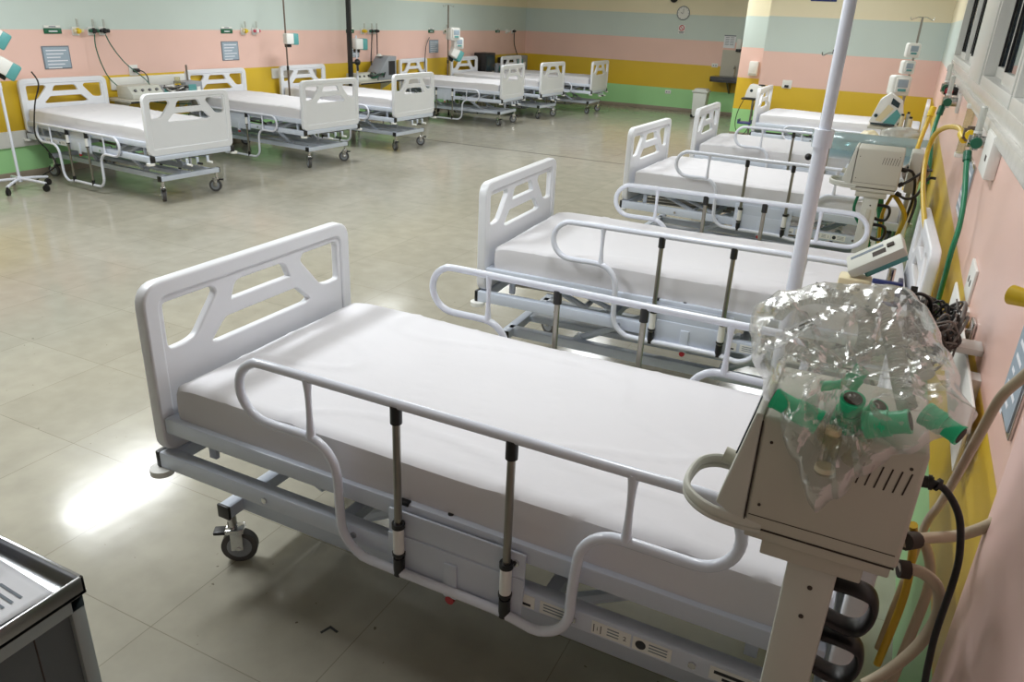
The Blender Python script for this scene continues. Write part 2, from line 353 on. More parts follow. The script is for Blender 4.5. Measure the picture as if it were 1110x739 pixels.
# mattress with fitted sheet
def mattress():
    t = bmesh.new(); bmesh.ops.create_cube(t, size=1)
    x0, x1, yw, z0, z1 = .075, BL - .055, .452, .565, .713
    for v in t.verts: v.co = Vector(((x0 + x1) / 2 + v.co.x * (x1 - x0), v.co.y * 2 * yw, (z0 + z1) / 2 + v.co.z * (z1 - z0)))
    bmesh.ops.bevel(t, geom=t.edges[:], offset=.02, segments=2, affect='EDGES', profile=.6)
    me = bpy.data.meshes.new('m'); t.to_mesh(me); t.free()
    o = bpy.data.objects.new('m', me); col.objects.link(o)
    md = o.modifiers.new('r', 'REMESH'); md.mode = 'VOXEL'; md.voxel_size = .018; md.use_smooth_shade = True
    dg = bpy.context.evaluated_depsgraph_get(); dg.update(); m2 = bpy.data.meshes.new_from_object(o.evaluated_get(dg)); bpy.data.objects.remove(o)
    for v in m2.vertices:
        p = v.co; top = max(0, min(1, (p.z - .62) / .09))
        d = noise.noise(Vector((p.x * 1.6, p.y * 2.5, 0))) * .008
        d += max(0, 1 - abs(noise.noise(Vector((p.x * 1.2 + 3, p.y * 4, .5))) * 26)) * .005
        d += max(0, 1 - abs(noise.noise(Vector((p.x * 5 + p.y * 2, p.y * 1.2, 2.5))) * 20)) * .003
        p.z += d * top
        if top < .6: p.y += math.copysign(noise.noise(Vector((p.x * 3, p.z * 3, p.y))) * .008 - .008 * (.62 - min(p.z, .62)) / .06, p.y)
        # corners pulled in under the foot board
        if p.x < .16: p.z += -.012 * (1 - (p.x - .07) / .09) * top
    return m2
P_(MB().m('sheet').mesh(mattress()).build('mattress', proto), 'upper')
d = mb('deck').box((.07, -.42, .548), (BL - .06, .42, .562), .003)
d.m('paint')
for x in (.35, .75, 1.15, 1.6): d.box((x, -.42, .525), (x + .04, .42, .55), .003)
P_(d.build('mattress_deck', proto), 'upper')
u = mb('paint')
for s in (-1, 1): u.box((.045, s * .455 - .02, .538), (BL - .05, s * .455 + .02, .592), .006)
u.box((.045, -.44, .54), (.085, .44, .59), .005).box((BL - .09, -.44, .54), (BL - .05, .44, .59), .005)
u.m('black').box((.93, -.478, .585), (.96, -.46, .597), .002).cyl((1.08, -.455, .590), (1.08, -.455, .595), .008)
P_(u.build('upper_frame', proto), 'upper')
lf = mb('paint')
for s in (-1, 1):
    lf.box((.0, s * .462 - .022, .405), (BL, s * .462 + .022, .462), .005)
lf.box((-.005, -.48, .415), (.055, .48, .462), .005).box((BL - .055, -.44, .415), (BL - .005, .44, .462), .005).box((.7, -.44, .41), (.74, .44, .45), .004).box((1.35, -.44, .41), (1.39, .44, .45), .004)
lf.m('black')
for s in (-1, 1):
    lf.box((-.009, s * .462 - .024, .403), (.012, s * .462 + .024, .464), .006).box((BL - .012, s * .462 - .024, .403), (BL + .006, s * .462 + .024, .464), .006)
lf.m('chrome')
for s in (-1, 1):
    for x in (.45, .78, 1.45, 1.75): lf.cyl((x, s * .484, .432), (x, s * .489, .432), .010, n=6)
P_(lf.build('lower_frame', proto), 'upper')
# printed stickers on the near and far lower rail
for s in (-1, 1):
    st = mb('white')
    def at(x, z=.432, k=0): return Matrix.Translation((x, s * (.4855 + k), z)) @ (Matrix(((1, 0, 0, 0), (0, 0, -1, 0), (0, 1, 0, 0), (0, 0, 0, 1))) if s < 0 else Matrix(((-1, 0, 0, 0), (0, 0, 1, 0), (0, 1, 0, 0), (0, 0, 0, 1))))
    for a, b in ((1.30, 1.345), (1.36, 1.44), (1.50, 1.60), (1.605, 1.70), (1.79, 1.90)): st.box((a, s * .4842, .414), (b, s * .4856, .452))
    st.m('darkink'); st.mesh(text_mesh('2', .018), at(1.585)); st.mesh(text_mesh('i', .018), at(1.515))
    st.box((1.505, s * .4852, .420), (1.507, s * .4862, .444)).box((1.523, s * .4852, .420), (1.525, s * .4862, .444)).cyl((1.625, s * .4852, .433), (1.625, s * .4862, .433), .013, n=20)
    st.box((1.31, s * .4852, .420), (1.335, s * .4862, .427)).box((1.80, s * .4852, .434), (1.87, s * .4862, .443)).box((1.82, s * .4852, .420), (1.85, s * .4862, .428))
    st.m('ink')
    for k in range(3): st.box((1.645, s * .4852, .424 + k * .009), (1.69, s * .4862, .427 + k * .009)).box((1.54, s * .4852, .424 + k * .009), (1.57, s * .4862, .427 + k * .009)).box((1.37, s * .4852, .424 + k * .009), (1.43, s * .4862, .427 + k * .009))
    P_(st.build('sticker', proto), 'upper')
# backrest / knee linkage seen between the frames, and the lifting arms
lk = mb('paint')
for s in (-1, 1):
    lk.cyl((.30, s * .34, .53), (.56, s * .34, .43), .016, n=8).cyl((.72, s * .34, .44), (.45, s * .34, .53), .014, n=8)
    lk.cyl((1.60, s * .34, .53), (1.36, s * .34, .43), .016, n=8).cyl((1.75, s * .30, .44), (1.92, s * .30, .53), .014, n=8)
    lk.box((.16, s * .41 - .008, .455), (.19, s * .41 + .008, .545), .002).box((1.85, s * .41 - .008, .455), (1.88, s * .41 + .008, .545), .002)
lk.cyl((.56, -.34, .435), (.56, .34, .435), .014, n=8).cyl((1.36, -.34, .435), (1.36, .34, .435), .014, n=8)
lk.m('steel').cyl((.06, .0, .40), (1.0, .0, .42), .012, n=8).cyl((.06, .12, .40), (1.4, .12, .42), .012, n=8).cyl((.06, -.12, .40), (.8, -.12, .42), .012, n=8)
P_(lk.build('linkage', proto), 'upper')
for x0, x1 in ((.50, .86), (1.28, 1.62)):
    for s in (-1, 1):
        P_(mb('paint').cyl((x0, s * .22, .24), (x1, s * .22, .44), .02, n=8).cyl((x0, s * .245, .24), (x0, s * .195, .24), .028, n=10).cyl((x1, s * .245, .44), (x1, s * .195, .44), .026, n=10).build('lift_arm', proto), 'base')
for y in (-.12, 0, .12):
    P_(mb('chrome').cyl((-.03, y, .40), (.06, y, .40), .009, n=8).m('paint').box((-.045, y - .012, .345), (-.03, y + .012, .41), .004).m('black' if y == 0 else 'white').cyl((-.04, y, .352), (-.10, y, .352), .012, n=10).build('crank', proto), 'upper')
for x in (.0, BL - .02):
    for s in (-1, 1):
        P_(mb('white').cyl((x + .01, s * .482, .385), (x + .01, s * .482, .405), .038, n=20).build('bumper', proto), 'upper')
# rail mounting plates, sleeves
for s in (-1, 1):
    b = mb('paint').box((.905, s * .486 - .004, .44), (1.315, s * .486 + .004, .575), .004).box((.905, s * .492 - .003, .385), (1.315, s * .492 + .003, .50), .003)
    b.box((1.085, s * .498 - .004, .36), (1.125, s * .498 + .004, .47), .003).m('chrome').cyl((.935, s * .49, .545), (.935, s * .496, .545), .010, n=6).cyl((1.29, s * .49, .545), (1.29, s * .496, .545), .010, n=6)
    pl = P_(b.build('rail_mount', proto), 'upper')
    P_(mb('red').cyl((1.105, s * .486, .352), (1.105, s * .502, .352), .013, n=16).build('release_knob', proto), 'upper')
    for x in (.948, 1.271):
        P_(mb('white').cyl((x, s * .506, .452), (x, s * .506, .535), .0155, n=16).m('black').cyl((x, s * .506, .535), (x, s * .506, .55), .018, n=16).cyl((x, s * .506, .446), (x, s * .506, .455), .018, n=16).m('paint').box((x - .01, s * .49 - .006, .47), (x + .01, s * .506 - s * .01, .52)).build('post_sleeve', proto), 'upper')
def rail(s, role):
    zt, zl, zb = .907, .727, .388; y = s * .506
    pts = []
    def arc(cx, cz, r, a0, a1, n):
        for k in range(n + 1):
            a = R(a0 + (a1 - a0) * k / n); pts.append((cx + r * math.cos(a), y, cz + r * math.sin(a)))
    c = (zt + zl) / 2; r_ = (zt - zl) / 2
    for x in (.7, .9, 1.1, 1.3, 1.55): pts.append((x, y, zt))
    arc(1.806 - r_, c, r_, 90, -90, 8)
    pts.append((1.64, y, zl)); arc(1.555, zl - .10, .10, 90, 180, 4)
    pts.append((1.448, y, .53)); arc(1.448 - .10, zb + .085, .10, 0, -90, 4)
    for x in (1.25, 1.05): pts.append((x, y, zb))
    arc(.855, zb + .10, .10, 270, 180, 4); pts.append((.752, y, .60))
    arc(.65, zl - .10, .10, 0, 90, 4); pts.append((.58, y, zl)); arc(.422 + r_, c, r_, 270, 90, 8)
    o = mb('rail').tube(pts, .0135, n=10, cyclic=True, sub=2)
    for x in (.668, 1.564): o.tube([(x, y, zt), (x, y, c + .04), (x, y, c - .04), (x, y, zl)], lambda t: .0155 - .007 * math.sin(math.pi * t), n=10)
    root = P_(o.build('side_rail', proto), role)
    for x in (.948, 1.271):
        po = mb('steel').cyl((x, y, zb + .03), (x, y, zt - .02), .0105, n=14).build('rail_post', root)
        mb('black').cyl((x, y, zt - .055), (x, y, zt - .005), .0155, n=14).build('post_cap', root)
        mb('black').cyl((x, y, zb - .008), (x, y, zb + .048), .0155, n=14).build('post_cap', root)
rail(-1, 'rail_near'); rail(1, 'rail_far')
# base frame and casters
bs = mb('paint')
for s in (-1, 1): bs.box((.10, s * .255 - .025, .195), (BL - .12, s * .255 + .025, .245), .004)
bs.box((.085, -.345, .198), (.135, .345, .245), .004).box((BL - .155, -.345, .198), (BL - .105, .345, .245), .004)
bs.box((.12, -.05, .205), (BL - .14, .05, .24), .004)
bs.m('black')
for x in (.11, BL - .13):
    for s in (-1, 1): bs.box((x - .027, s * .346 - .006, .195), (x + .027, s * .346 + .006, .248), .004)
P_(bs.build('base_frame', proto), 'base')
for i, x in enumerate((.11, BL - .13)):
    for s in (-1, 1):
        a = (.6, -.5, 1.1, .3)[i * 2 + (s > 0)]
        rz = Matrix.Translation((x, s * .318, 0)) @ Matrix.Rotation(a, 4, 'Z')
        def X(o):
            o.data.transform(rz); return o
        fk = X(mb('chrome').cyl((0, 0, .14), (0, 0, .20), .017, n=12).box((-.024, -.026, .122), (.04, .026, .142), .004).box((-.008, -.027, .055), (.034, -.021, .13), .002).box((-.008, .021, .055), (.034, .027, .13), .002).m('black').box((-.065, -.02, .118), (-.02, .02, .132), .004).build('caster', proto))
        P_(fk, 'base')
        X(mb('rubber').cyl((.018, -.015, .0625), (.018, .015, .0625), .0625, n=28).m('deck').cyl((.018, -.0165, .0625), (.018, .0165, .0625), .043, n=22).m('chrome').cyl((.018, -.029, .0625), (.018, .029, .0625), .008, n=8).build('wheel', fk))

def copy_bed(first=False):
    r = proto.copy(); col.objects.link(r); out = []
    for o, role in bed_parts:
        c = o.copy(); col.objects.link(c); c.parent = r; out.append((c, role))
        for ch in o.children:
            g = ch.copy(); col.objects.link(g); g.parent = c
    return r, out
def place_bed(x, y, rot, lift, near_up, far_up, label, group, first=False):
    """near/far rail: raised or dropped. local +x runs from the foot board to the head board"""
    if first: r, parts = proto, bed_parts
    else: r, parts = copy_bed()
    r.location = (x, y, 0); r.rotation_euler.z = rot; r['label'] = label; r['group'] = group
    for o, role in parts:
        z = 0
        if role != 'base': z = lift
        if role == 'rail_near' and not near_up: z = lift - .315
        if role == 'rail_far' and not far_up: z = lift - .315
        o.location.z = z
GR = 'hospital beds along the window wall'; GL = 'hospital beds along the left wall'
# headed to the window wall (+x): 'near' rail is local -y
beds = [
 (-1.853, 6.332, -.042, .04, True, False, 'hospital bed third from the front along the window wall, near rail raised', GR),
 (-1.82, 3.804, .037, .04, True, True, 'hospital bed second from the front along the window wall, both rails raised', GR),
 (-1.805, 8.172, 0, .04, True, False, 'hospital bed fourth along the window wall, its head end behind the clear pale blue film', GR),
 (-1.775, 11.42, -.02, .04, False, False, 'hospital bed farthest along the window wall, against the yellow stripe, rails lowered', GR),
 (-6.167, 5.474, math.pi - .079, 0, False, False, 'hospital bed nearest along the left wall, beside the wheeled pump stand', GL),
 (-6.217, 7.676, math.pi - .079, 0, False, False, 'second hospital bed along the left wall, foot board facing the aisle', GL),
 (-6.143, 9.395, math.pi - .035, 0, False, False, 'third hospital bed along the left wall, next to the dark ceiling-high pole', GL),
 (-6.229, 12.68, math.pi + .041, 0, False, False, 'fourth hospital bed along the left wall, past the floor joint line', GL),
 (-6.094, 14.11, math.pi - .066, 0, False, False, 'fifth hospital bed along the left wall, between the fourth and the corner bed', GL),
 (-5.709, 15.645, math.pi + .013, 0, False, False, 'hospital bed in the far left corner by the green and yellow wall', GL)]
for b in beds: place_bed(*b)
place_bed(-1.916, 1.893, -.002, .04, True, True, 'large hospital bed in the foreground with white fitted sheet and raised side rails', GR, first=True)


# ------------------------------------------------------------------ ventilators on trolleys
def ventilator(x, y, dz, label):
    t = thing('ventilator_trolley', (x, y, 0), label, 'ventilator', 'ventilators between the beds')
    W, D, Z0, Z1 = .245, .225, 1.045 + dz, 1.262 + dz
    b = mb('beige').box((0, 0, Z0), (W, D, Z1), .008, seg=3)
    b.m('line').box((-.0005, -.0006, Z0 + .004), (.0015, .01, Z1 - .012)).box((.006, -.0006, Z0 + .026), (W - .008, .01, Z0 + .0275))
    for k in range(7): b.prism([(W - .105 + k * .0135, Z1 - .078), (W - .1025 + k * .0135, Z1 - .078), (W - .0965 + k * .0135, Z1 - .038), (W - .099 + k * .0135, Z1 - .038)], -.0008, .01)
    for px, pz in ((.02, Z1 - .045), (.02, Z0 + .05), (W - .02, Z1 - .03)): b.cyl((px, -.001, pz), (px, .01, pz), .0028, n=10)
    b.build('casing', t)
    h = mb('beige2').prism([(0, Z0), (-.052, Z0 + .030), (-.048, Z0 + .05), (-.012, Z1 + .002), (0, Z1 + .002)], 0, D, bev=.004)
    hd = h.build('front_head', t)
    # sloped front panel with screen and knobs
    n_ = Vector((-(Z1 - Z0 - .05), 0, .036)).normalized()
    def on(f, yy, out): return Vector((-.048 + .036 * f, yy, Z0 + .05 + (Z1 - Z0 - .05) * f)) + n_ * out
    s = mb('screen')
    rot = Matrix.Rotation(math.atan2(.036, Z1 - Z0 - .05), 3, 'Y')
    c = on(.66, D / 2, .001); s.box(c - Vector((.002, .08, .045)), c + Vector((.002, .08, .045)), rot=rot); s.build('display', t)
    for i in range(1):
        kk = on(.10, .10, 0); mb('beige').cyl(kk, kk + n_ * .02, .015, n=18).build('knob', t)
    tr = mb('beige').box((.004, .004, Z0 - .022), (W - .008, D, Z0 - .002), .003).box((.035, .012, Z0 - .055), (W - .045, D - .02, Z0 - .022), .003).m('line').box((-.01, .003, Z0 - .002), (W - .004, D, Z0))
    tr.build('tray', t)
    hz = Z0 - .006
    mb('beige2').tube([(.03, .006, hz), (-.03, .004, hz), (-.075, .012, hz + .003), (-.108, .04, hz + .006), (-.118, .08, hz + .008), (-.112, .14, hz + .008), (-.085, .175, hz + .006), (-.04, .185, hz + .002), (.01, .185, hz)], .0055, n=10, flat=((0, 0, 1), 1.0)).m('beige2').tube([(.03, .006, hz + .014), (-.03, .004, hz + .014), (-.075, .012, hz + .017), (-.108, .04, hz + .02), (-.118, .08, hz + .022), (-.112, .14, hz + .022), (-.085, .175, hz + .02), (-.04, .185, hz + .016), (.01, .185, hz + .014)], .0105, n=10, flat=((0, 0, 1), .62)).build('front_handle', t)
    cl = mb('beige2').box((.083, .022, .16), (.165, .10, Z0 - .05), .006)
    cl.m('line').cyl((.128, .0205, Z0 - .10), (.128, .03, Z0 - .10), .0045, n=10).cyl((.125, .0205, Z0 - .165), (.125, .03, Z0 - .165), .0045, n=10)
    if dz < -.02: cl.m('beige').box((.112, .016, Z0 - .24), (.138, .024, Z0 - .12), .004)
    cl.build('column', t)
    for i in range(2):
        z = Z0 - .10 - i * .115
        mb('black').tube([(.155, .062, z), (.20, .062, z), (.228, .062, z - .008), (.236, .062, z - .04), (.226, .062, z - .075), (.20, .062, z - .086), (.155, .062, z - .075)], .025, n=14, flat=((0, 1, 0), .34)).build('side_handle', t)
    ft = mb('beige2').box((-.02, .03, .085), (.27, .09, .16), .015).box((.095, -.09, .09), (.155, .21, .13), .01); ft.build('foot', t)
    for px, py in ((-.005, .06), (.255, .06), (.125, -.075), (.125, .195)):
        mb('black').cyl((px - .012, py, .04), (px + .012, py, .04), .04, n=18).m('chrome').cyl((px, py, .05), (px, py, .1), .01, n=8).build('caster', t)
    return t
ventilator(-.098, 1.172, 0, 'large beige ventilator in the foreground on a column, clear bag on top')
ventilator(-.182, 4.83, -.035, 'smaller looking beige ventilator between the second and third window wall beds')

# clear bag with breathing circuit parts, lying on the near ventilator and hanging over its side
def bag():
    out = [(-.095, 1.367, 1.424), (-.058, 1.372, 1.44), (-.021, 1.373, 1.438), (.025, 1.37, 1.45), (.07, 1.367, 1.448), (.101, 1.343, 1.436), (.118, 1.32, 1.42), (.129, 1.297, 1.402), (.149, 1.257, 1.38), (.173, 1.217, 1.356), (.184, 1.19, 1.338), (.176, 1.163, 1.318), (.129, 1.148, 1.286), (.104, 1.146, 1.262), (.082, 1.144, 1.238), (.06, 1.142, 1.208), (.036, 1.142, 1.165), (.01, 1.144, 1.122), (-.006, 1.144, 1.150), (-.022, 1.146, 1.180), (-.040, 1.148, 1.208), (-.058, 1.15, 1.238), (-.080, 1.178, 1.262), (-.105, 1.21, 1.285), (-.13, 1.24, 1.31), (-.146, 1.27, 1.325), (-.163, 1.303, 1.35), (-.157, 1.337, 1.388), (-.128, 1.355, 1.412)]
    c = Vector((.012, 1.235, 1.325)); NR = 30; P = [Vector(p) for p in out]; N = len(P) * 6
    ring = []
    for i in range(N):
        k, f = divmod(i, 6); f /= 6; p = P[k].lerp(P[(k + 1) % len(P)], f)
        ring.append(p + (p - c).normalized() * noise.noise(p * 30) * .012)
    t = bmesh.new(); nrm = Vector((-.15, -.75, .62)).normalized()
    for side in (1, -1):
        rows = []
        for r in range(NR + 1):
            f = 1 - r / NR; row = []
            for p in ring:
                q = c.lerp(p, f)
                th = math.sqrt(max(0, 1 - f ** 3)) * (.062 if side > 0 else .030)
                cr = noise.noise(q * 10 + Vector((side * 3, 0, 0))) * .020 + max(0, 1 - abs(noise.noise(q * 9 + Vector((0, side * 5, 0)))) * 7) * .016 + max(0, 1 - abs(noise.noise(q * 16 + Vector((3, side * 5, 0)))) * 8) * .010 + max(0, 1 - abs(noise.noise(q * 30 + Vector((1, side * 2, 4)))) * 6) * .004
                q = q + nrm * side * (th + cr * min(1, (1 - f) * 5))
                if side < 0 or True:
                    # keep clear of the casing: top face z 1.262, side face y 1.172
                    if q.z < 1.268 and q.y > 1.166: 
                        if 1.268 - q.z < q.y - 1.166: q.z = 1.268 + (q.z - 1.268) * .02
                        else: q.y = 1.166
                row.append(t.verts.new(q))
            rows.append(row)
        for r in range(NR):
            for i in range(N):
                vs = (rows[r][i], rows[r][(i + 1) % N], rows[r + 1][(i + 1) % N], rows[r + 1][i])
                t.faces.new(vs if side > 0 else tuple(reversed(vs)))
    bmesh.ops.remove_doubles(t, verts=t.verts[:], dist=.0002)
    o = MB().m('film'); o._add(t); b_ = o.build('clear_plastic_bag'); b_.data.set_sharp_from_angle(angle=R(24)); return b_
tag(bag(), 'crumpled clear plastic bag of breathing circuit parts on the foreground ventilator', 'bag')
GC = 'green hose connectors inside the clear bag'
def connector(name, p, dr, r, L, label):
    p = Vector(p); dr = Vector(dr).normalized(); a = p - dr * L / 2; b = p + dr * L / 2
    q = a.lerp(b, .55)
    o = mb('conn').cyl(a, q, r, n=20).cyl(q, b, r * .86, n=20).cyl(a - dr * .001, a + dr * .005, r * 1.08, n=20).cyl(b - dr * .006, b, r * .93, n=20)
    for k in range(3): o.cyl(a.lerp(b, .12 + k * .13), a.lerp(b, .15 + k * .13), r * 1.05, n=20)
    o.m('line').cyl(a - dr * .0014, a - dr * .0011, r * .8, n=20).cyl(b + dr * .0005, b + dr * .001, r * .7, n=20)
    return tag(o.build('hose_connector'), label, 'connector', GC)
connector('g', (-.052, 1.168, 1.287), (-.9, .1, .25), .019, .078, 'green connector at the left end inside the bag')
connector('g', (.023, 1.176, 1.300), (.05, -.35, 1), .020, .06, 'upright thick green connector in the middle of the bag')
connector('g', (.078, 1.158, 1.305), (1, -.1, .45), .020, .062, 'green connector lying right of the upright one in the bag')
connector('g', (.148, 1.160, 1.322), (.9, -.5, -.2), .017, .056, 'green connector poking out at the right end of the bag')
connector('g', (.022, 1.235, 1.335), (.4, .3, .8), .014, .038, 'small green connector higher up inside the bag')
connector('g', (.055, 1.185, 1.300), (.3, -.2, .8), .015, .046, 'small green connector tucked behind the lying one in the bag')
connector('g', (-.010, 1.205, 1.325), (1, .2, .3), .008, .03, 'thinnest green connector near the bag centre')
GH = 'clear breathing hoses inside the bag'
tag(mb('hoseclear').tube([(.018, 1.32, 1.43), (.045, 1.30, 1.42), (.068, 1.26, 1.385), (.085, 1.22, 1.35), (.10, 1.185, 1.325)], .0135, n=14, sub=22, rib=.09).build('corrugated_hose'), 'clear corrugated hose running down the right part of the bag', 'hose', GH)
tag(mb('hoseclear').tube([(-.12, 1.30, 1.39), (-.10, 1.33, 1.41), (-.05, 1.345, 1.425), (-.01, 1.33, 1.425), (.02, 1.30, 1.405), (.02, 1.26, 1.37), (-.02, 1.235, 1.35)], .0125, n=14, sub=16, rib=.09).build('corrugated_hose'), 'clear corrugated hose looping over the top left of the bag', 'hose', GH)
tag(mb('hoseclear').tube([(.12, 1.24, 1.36), (.09, 1.29, 1.385), (.03, 1.27, 1.37), (-.04, 1.25, 1.35), (-.09, 1.27, 1.35)], .011, n=14, sub=16, rib=.09).build('corrugated_hose'), 'clear corrugated hose lying across the middle of the bag', 'hose', GH)
cup = thing('water_trap_cup', (.008, 1.150, 1.20), 'clear water trap cup hanging in the bag bottom tip', 'cup')
mb('cupclear').cyl((0, 0, 0), (.002, .004, .07), .0135, .0135, n=20, cap=False).cyl((0, 0, -.001), (0, 0, .002), .0135, n=20).build('cup_wall', cup)
mb('cream').cyl((0, 0, .004), (0, 0, .012), .0152, n=20).cyl((0, .004, .068), (0, .004, .078), .012, n=20).build('cup_ring', cup)
tag(mb('cupclear').cyl((.040, 1.152, 1.232), (.055, 1.154, 1.275), .010, n=18, cap=False).cyl((.038, 1.152, 1.228), (.041, 1.152, 1.235), .012, n=18).build('tube_adapter'), 'short clear tube adapter beside the water trap cup in the bag', 'adapter')
lab = thing('bag_label', (-.072, 1.262, 1.392), 'white printed label slip inside the top left of the bag', 'label')
q_ = Matrix.Rotation(R(-38), 4, 'Y') @ Matrix.Rotation(R(35), 4, 'X')
sl = mb('paper').box((-.03, -.011, 0), (.03, .011, .0012)); sl.bm.transform(q_); sl.build('slip', lab)
sl = mb('darkink').box((-.028, -.004, .0012), (-.012, .004, .0018)).box((-.006, .002, .0012), (.024, .005, .0018)).box((-.006, -.006, .0012), (.02, -.003, .0018)); sl.bm.transform(q_); sl.build('print', lab)

# ------------------------------------------------------------------ IV poles
def iv_pole(x, y, h, r1, r2, zj, mt, label, hooks=True, group='IV poles and stands', rz=0):
    t = thing('iv_pole', (x, y, 0), label, 'IV pole', group, rz)
    mb(mt).cyl((0, 0, .10), (0, 0, zj), r1, n=20).build('lower_pole', t)
    mb(mt).cyl((0, 0, zj), (0, 0, h), r2, n=20).build('upper_pole', t)
    mb(mt if mt != 'brown' else 'black').cyl((0, 0, zj - .03), (0, 0, zj + .025), r1 * 1.25, n=20).build('collar', t)
    b = mb(mt).cyl((0, 0, .08), (0, 0, .13), r1 * 1.9, n=16)
    for k in range(5):
        a = k * 2 * math.pi / 5 + .3; b.tube([(0, 0, .11), (math.cos(a) * .15, math.sin(a) * .15, .10), (math.cos(a) * .29, math.sin(a) * .29, .082)], .014, n=8, sub=3)
    b.build('star_base', t)
    for k in range(5):
        a = k * 2 * math.pi / 5 + .3; c_ = Vector((math.cos(a) * .285, math.sin(a) * .285, 0))
        mb('black').cyl(c_ + Vector((-math.sin(a) * .012, math.cos(a) * .012, .033)), c_ - Vector((-math.sin(a) * .012, math.cos(a) * .012, -.033)), .033, n=16).cyl(c_ + Vector((0, 0, .04)), c_ + Vector((0, 0, .082)), .012, n=10).build('caster', t)
    if hooks:
        hk = mb('chrome')
        for a in (0, math.pi):
            hk.tube([(0, 0, h - .005), (math.cos(a) * .04, 0, h - .004), (math.cos(a) * .08, 0, h - .02), (math.cos(a) * .105, 0, h - .03), (math.cos(a) * .115, 0, h - .005)], .004, n=6, sub=4)
        hk.build('hook', t)
    return t
iv_pole(-.205, 2.62, 2.32, .0235, .0185, 1.53, 'rail', 'thick white IV pole rising between the two nearest window wall beds')
p2 = iv_pole(-.606, 7.25, 1.66, .015, .013, 1.0, 'brown', 'brownish metal IV pole between the third and fourth window wall beds', hooks=False)
mb('chrome').tube([(0, 0, 1.655), (-.05, 0, 1.65), (-.09, 0, 1.63), (-.10, 0, 1.655)], .005, n=6).build('hook', p2)
mb('black').cyl((0, 0, 1.645), (0, 0, 1.68), .02, n=14).build('cap', p2)
mb('black').sph((-.05, -.02, .80), .03, n=12).cyl((-.05, -.02, .80), (0, 0, .80), .012, n=10).build('clamp_knob', p2)

def pump(pos, rz, kind, label, s=1.0, tilt=0):
    t = thing('infusion_pump', pos, label, 'infusion pump', 'infusion pumps on poles', rz); t.rotation_euler.y = tilt
    if kind == 'white':
        mb('white').box((-.07 * s, -.08 * s, -.075 * s), (.07 * s, .06 * s, .075 * s), .02 * s, seg=3).box((-.05 * s, -.10 * s, -.05 * s), (.05 * s, -.07 * s, .06 * s), .012 * s).build('pump_casing', t)
        mb('signgrey').box((-.038 * s, -.104 * s, -.01 * s), (.038 * s, -.098 * s, .048 * s), .003).m('teal').box((-.03 * s, -.105 * s, -.04 * s), (.03 * s, -.099 * s, -.02 * s), .002).build('pump_panel', t)
    else:
        mb('white').box((-.09 * s, -.05 * s, -.06 * s), (.03 * s, .05 * s, .06 * s), .012 * s).build('pump_casing', t)
        mb('teal').box((.0, -.055 * s, -.068 * s), (.07 * s, .055 * s, .062 * s), .012 * s).build('pump_front', t)
        mb('black').box((-.06 * s, .045 * s, -.10 * s), (.02 * s, .075 * s, -.05 * s), .006).build('pump_clamp', t)
    return t

# stand near the window-wall beds, far end, with pumps
iv_pole(-.02, 9.84, 1.99, .014, .012, 1.2, 'steel', 'steel IV pole carrying white pumps by the far right corner')
pump((-.045, 9.64, 1.66), .2, 'white', 'topmost white pump on the steel pole by the far right corner', .95)
pump((-.06, 9.64, 1.49), .3, 'white', 'second white pump from the top on the steel pole', .9)
pump((-.10, 9.62, 1.305), .3, 'white', 'largest white pump, lowest on the steel pole', 1.35)
mon = thing('monitor_trolley', (-.15, 9.45, 0), 'grey teal patient monitor on a trolley under the white pumps', 'monitor')
mb('beige').box((-.16, -.10, .86), (.14, .16, .89), .006).box((-.02, -.02, .1), (.04, .04, .86), .004).box((-.18, -.16, .06), (.18, .06, .1), .01).build('trolley', mon)
mo = mb('white').prism([(-.16, .92), (.10, .90), (.17, .99), (.13, 1.16), (.0, 1.24), (-.09, 1.16)], -.09, .12, bev=.012); mo.build('monitor_casing', mon)
mb('teal').prism([(-.02, .93), (.10, .925), (.14, 1.02), (.09, 1.08)], -.10, -.088).m('cream').prism([(-.10, .95), (-.04, .94), (.06, 1.08), (.0, 1.12)], -.10, -.088).m('screen').prism([(.02, 1.13), (.10, 1.09), (.11, 1.14), (.03, 1.19)], -.10, -.088).build('screen_panel', mon)
mb('screen').box((-.14, -.095, .905), (.10, -.088, .925)).cyl((-.1, -.105, 1.0), (-.1, -.09, 1.0), .018, n=14).build('control_knob', mon)
for i, (x, y, z0, h, r) in enumerate(((.05, 9.35, .89, .13, .022), (.10, 9.40, .89, .15, .02), (.13, 9.33, .89, .11, .024))):
    tag(mb(('cream', 'beige2', 'cream')[i]).cyl((x - .04, y, z0), (x - .04, y, z0 + h), r, n=16).m('black').cyl((x - .04, y, z0 + h), (x - .04, y, z0 + h + .02), r * .7, n=14).build('suction_bottle'), ('left', 'tallest middle', 'right')[i] + ' cream bottle beside the monitor under the white pumps', 'bottle', 'cream bottles beside the far monitor')
mb('beige').box((.0, -.16, .86), (.36, -.02, .885), .004).build('side_tray', mon)

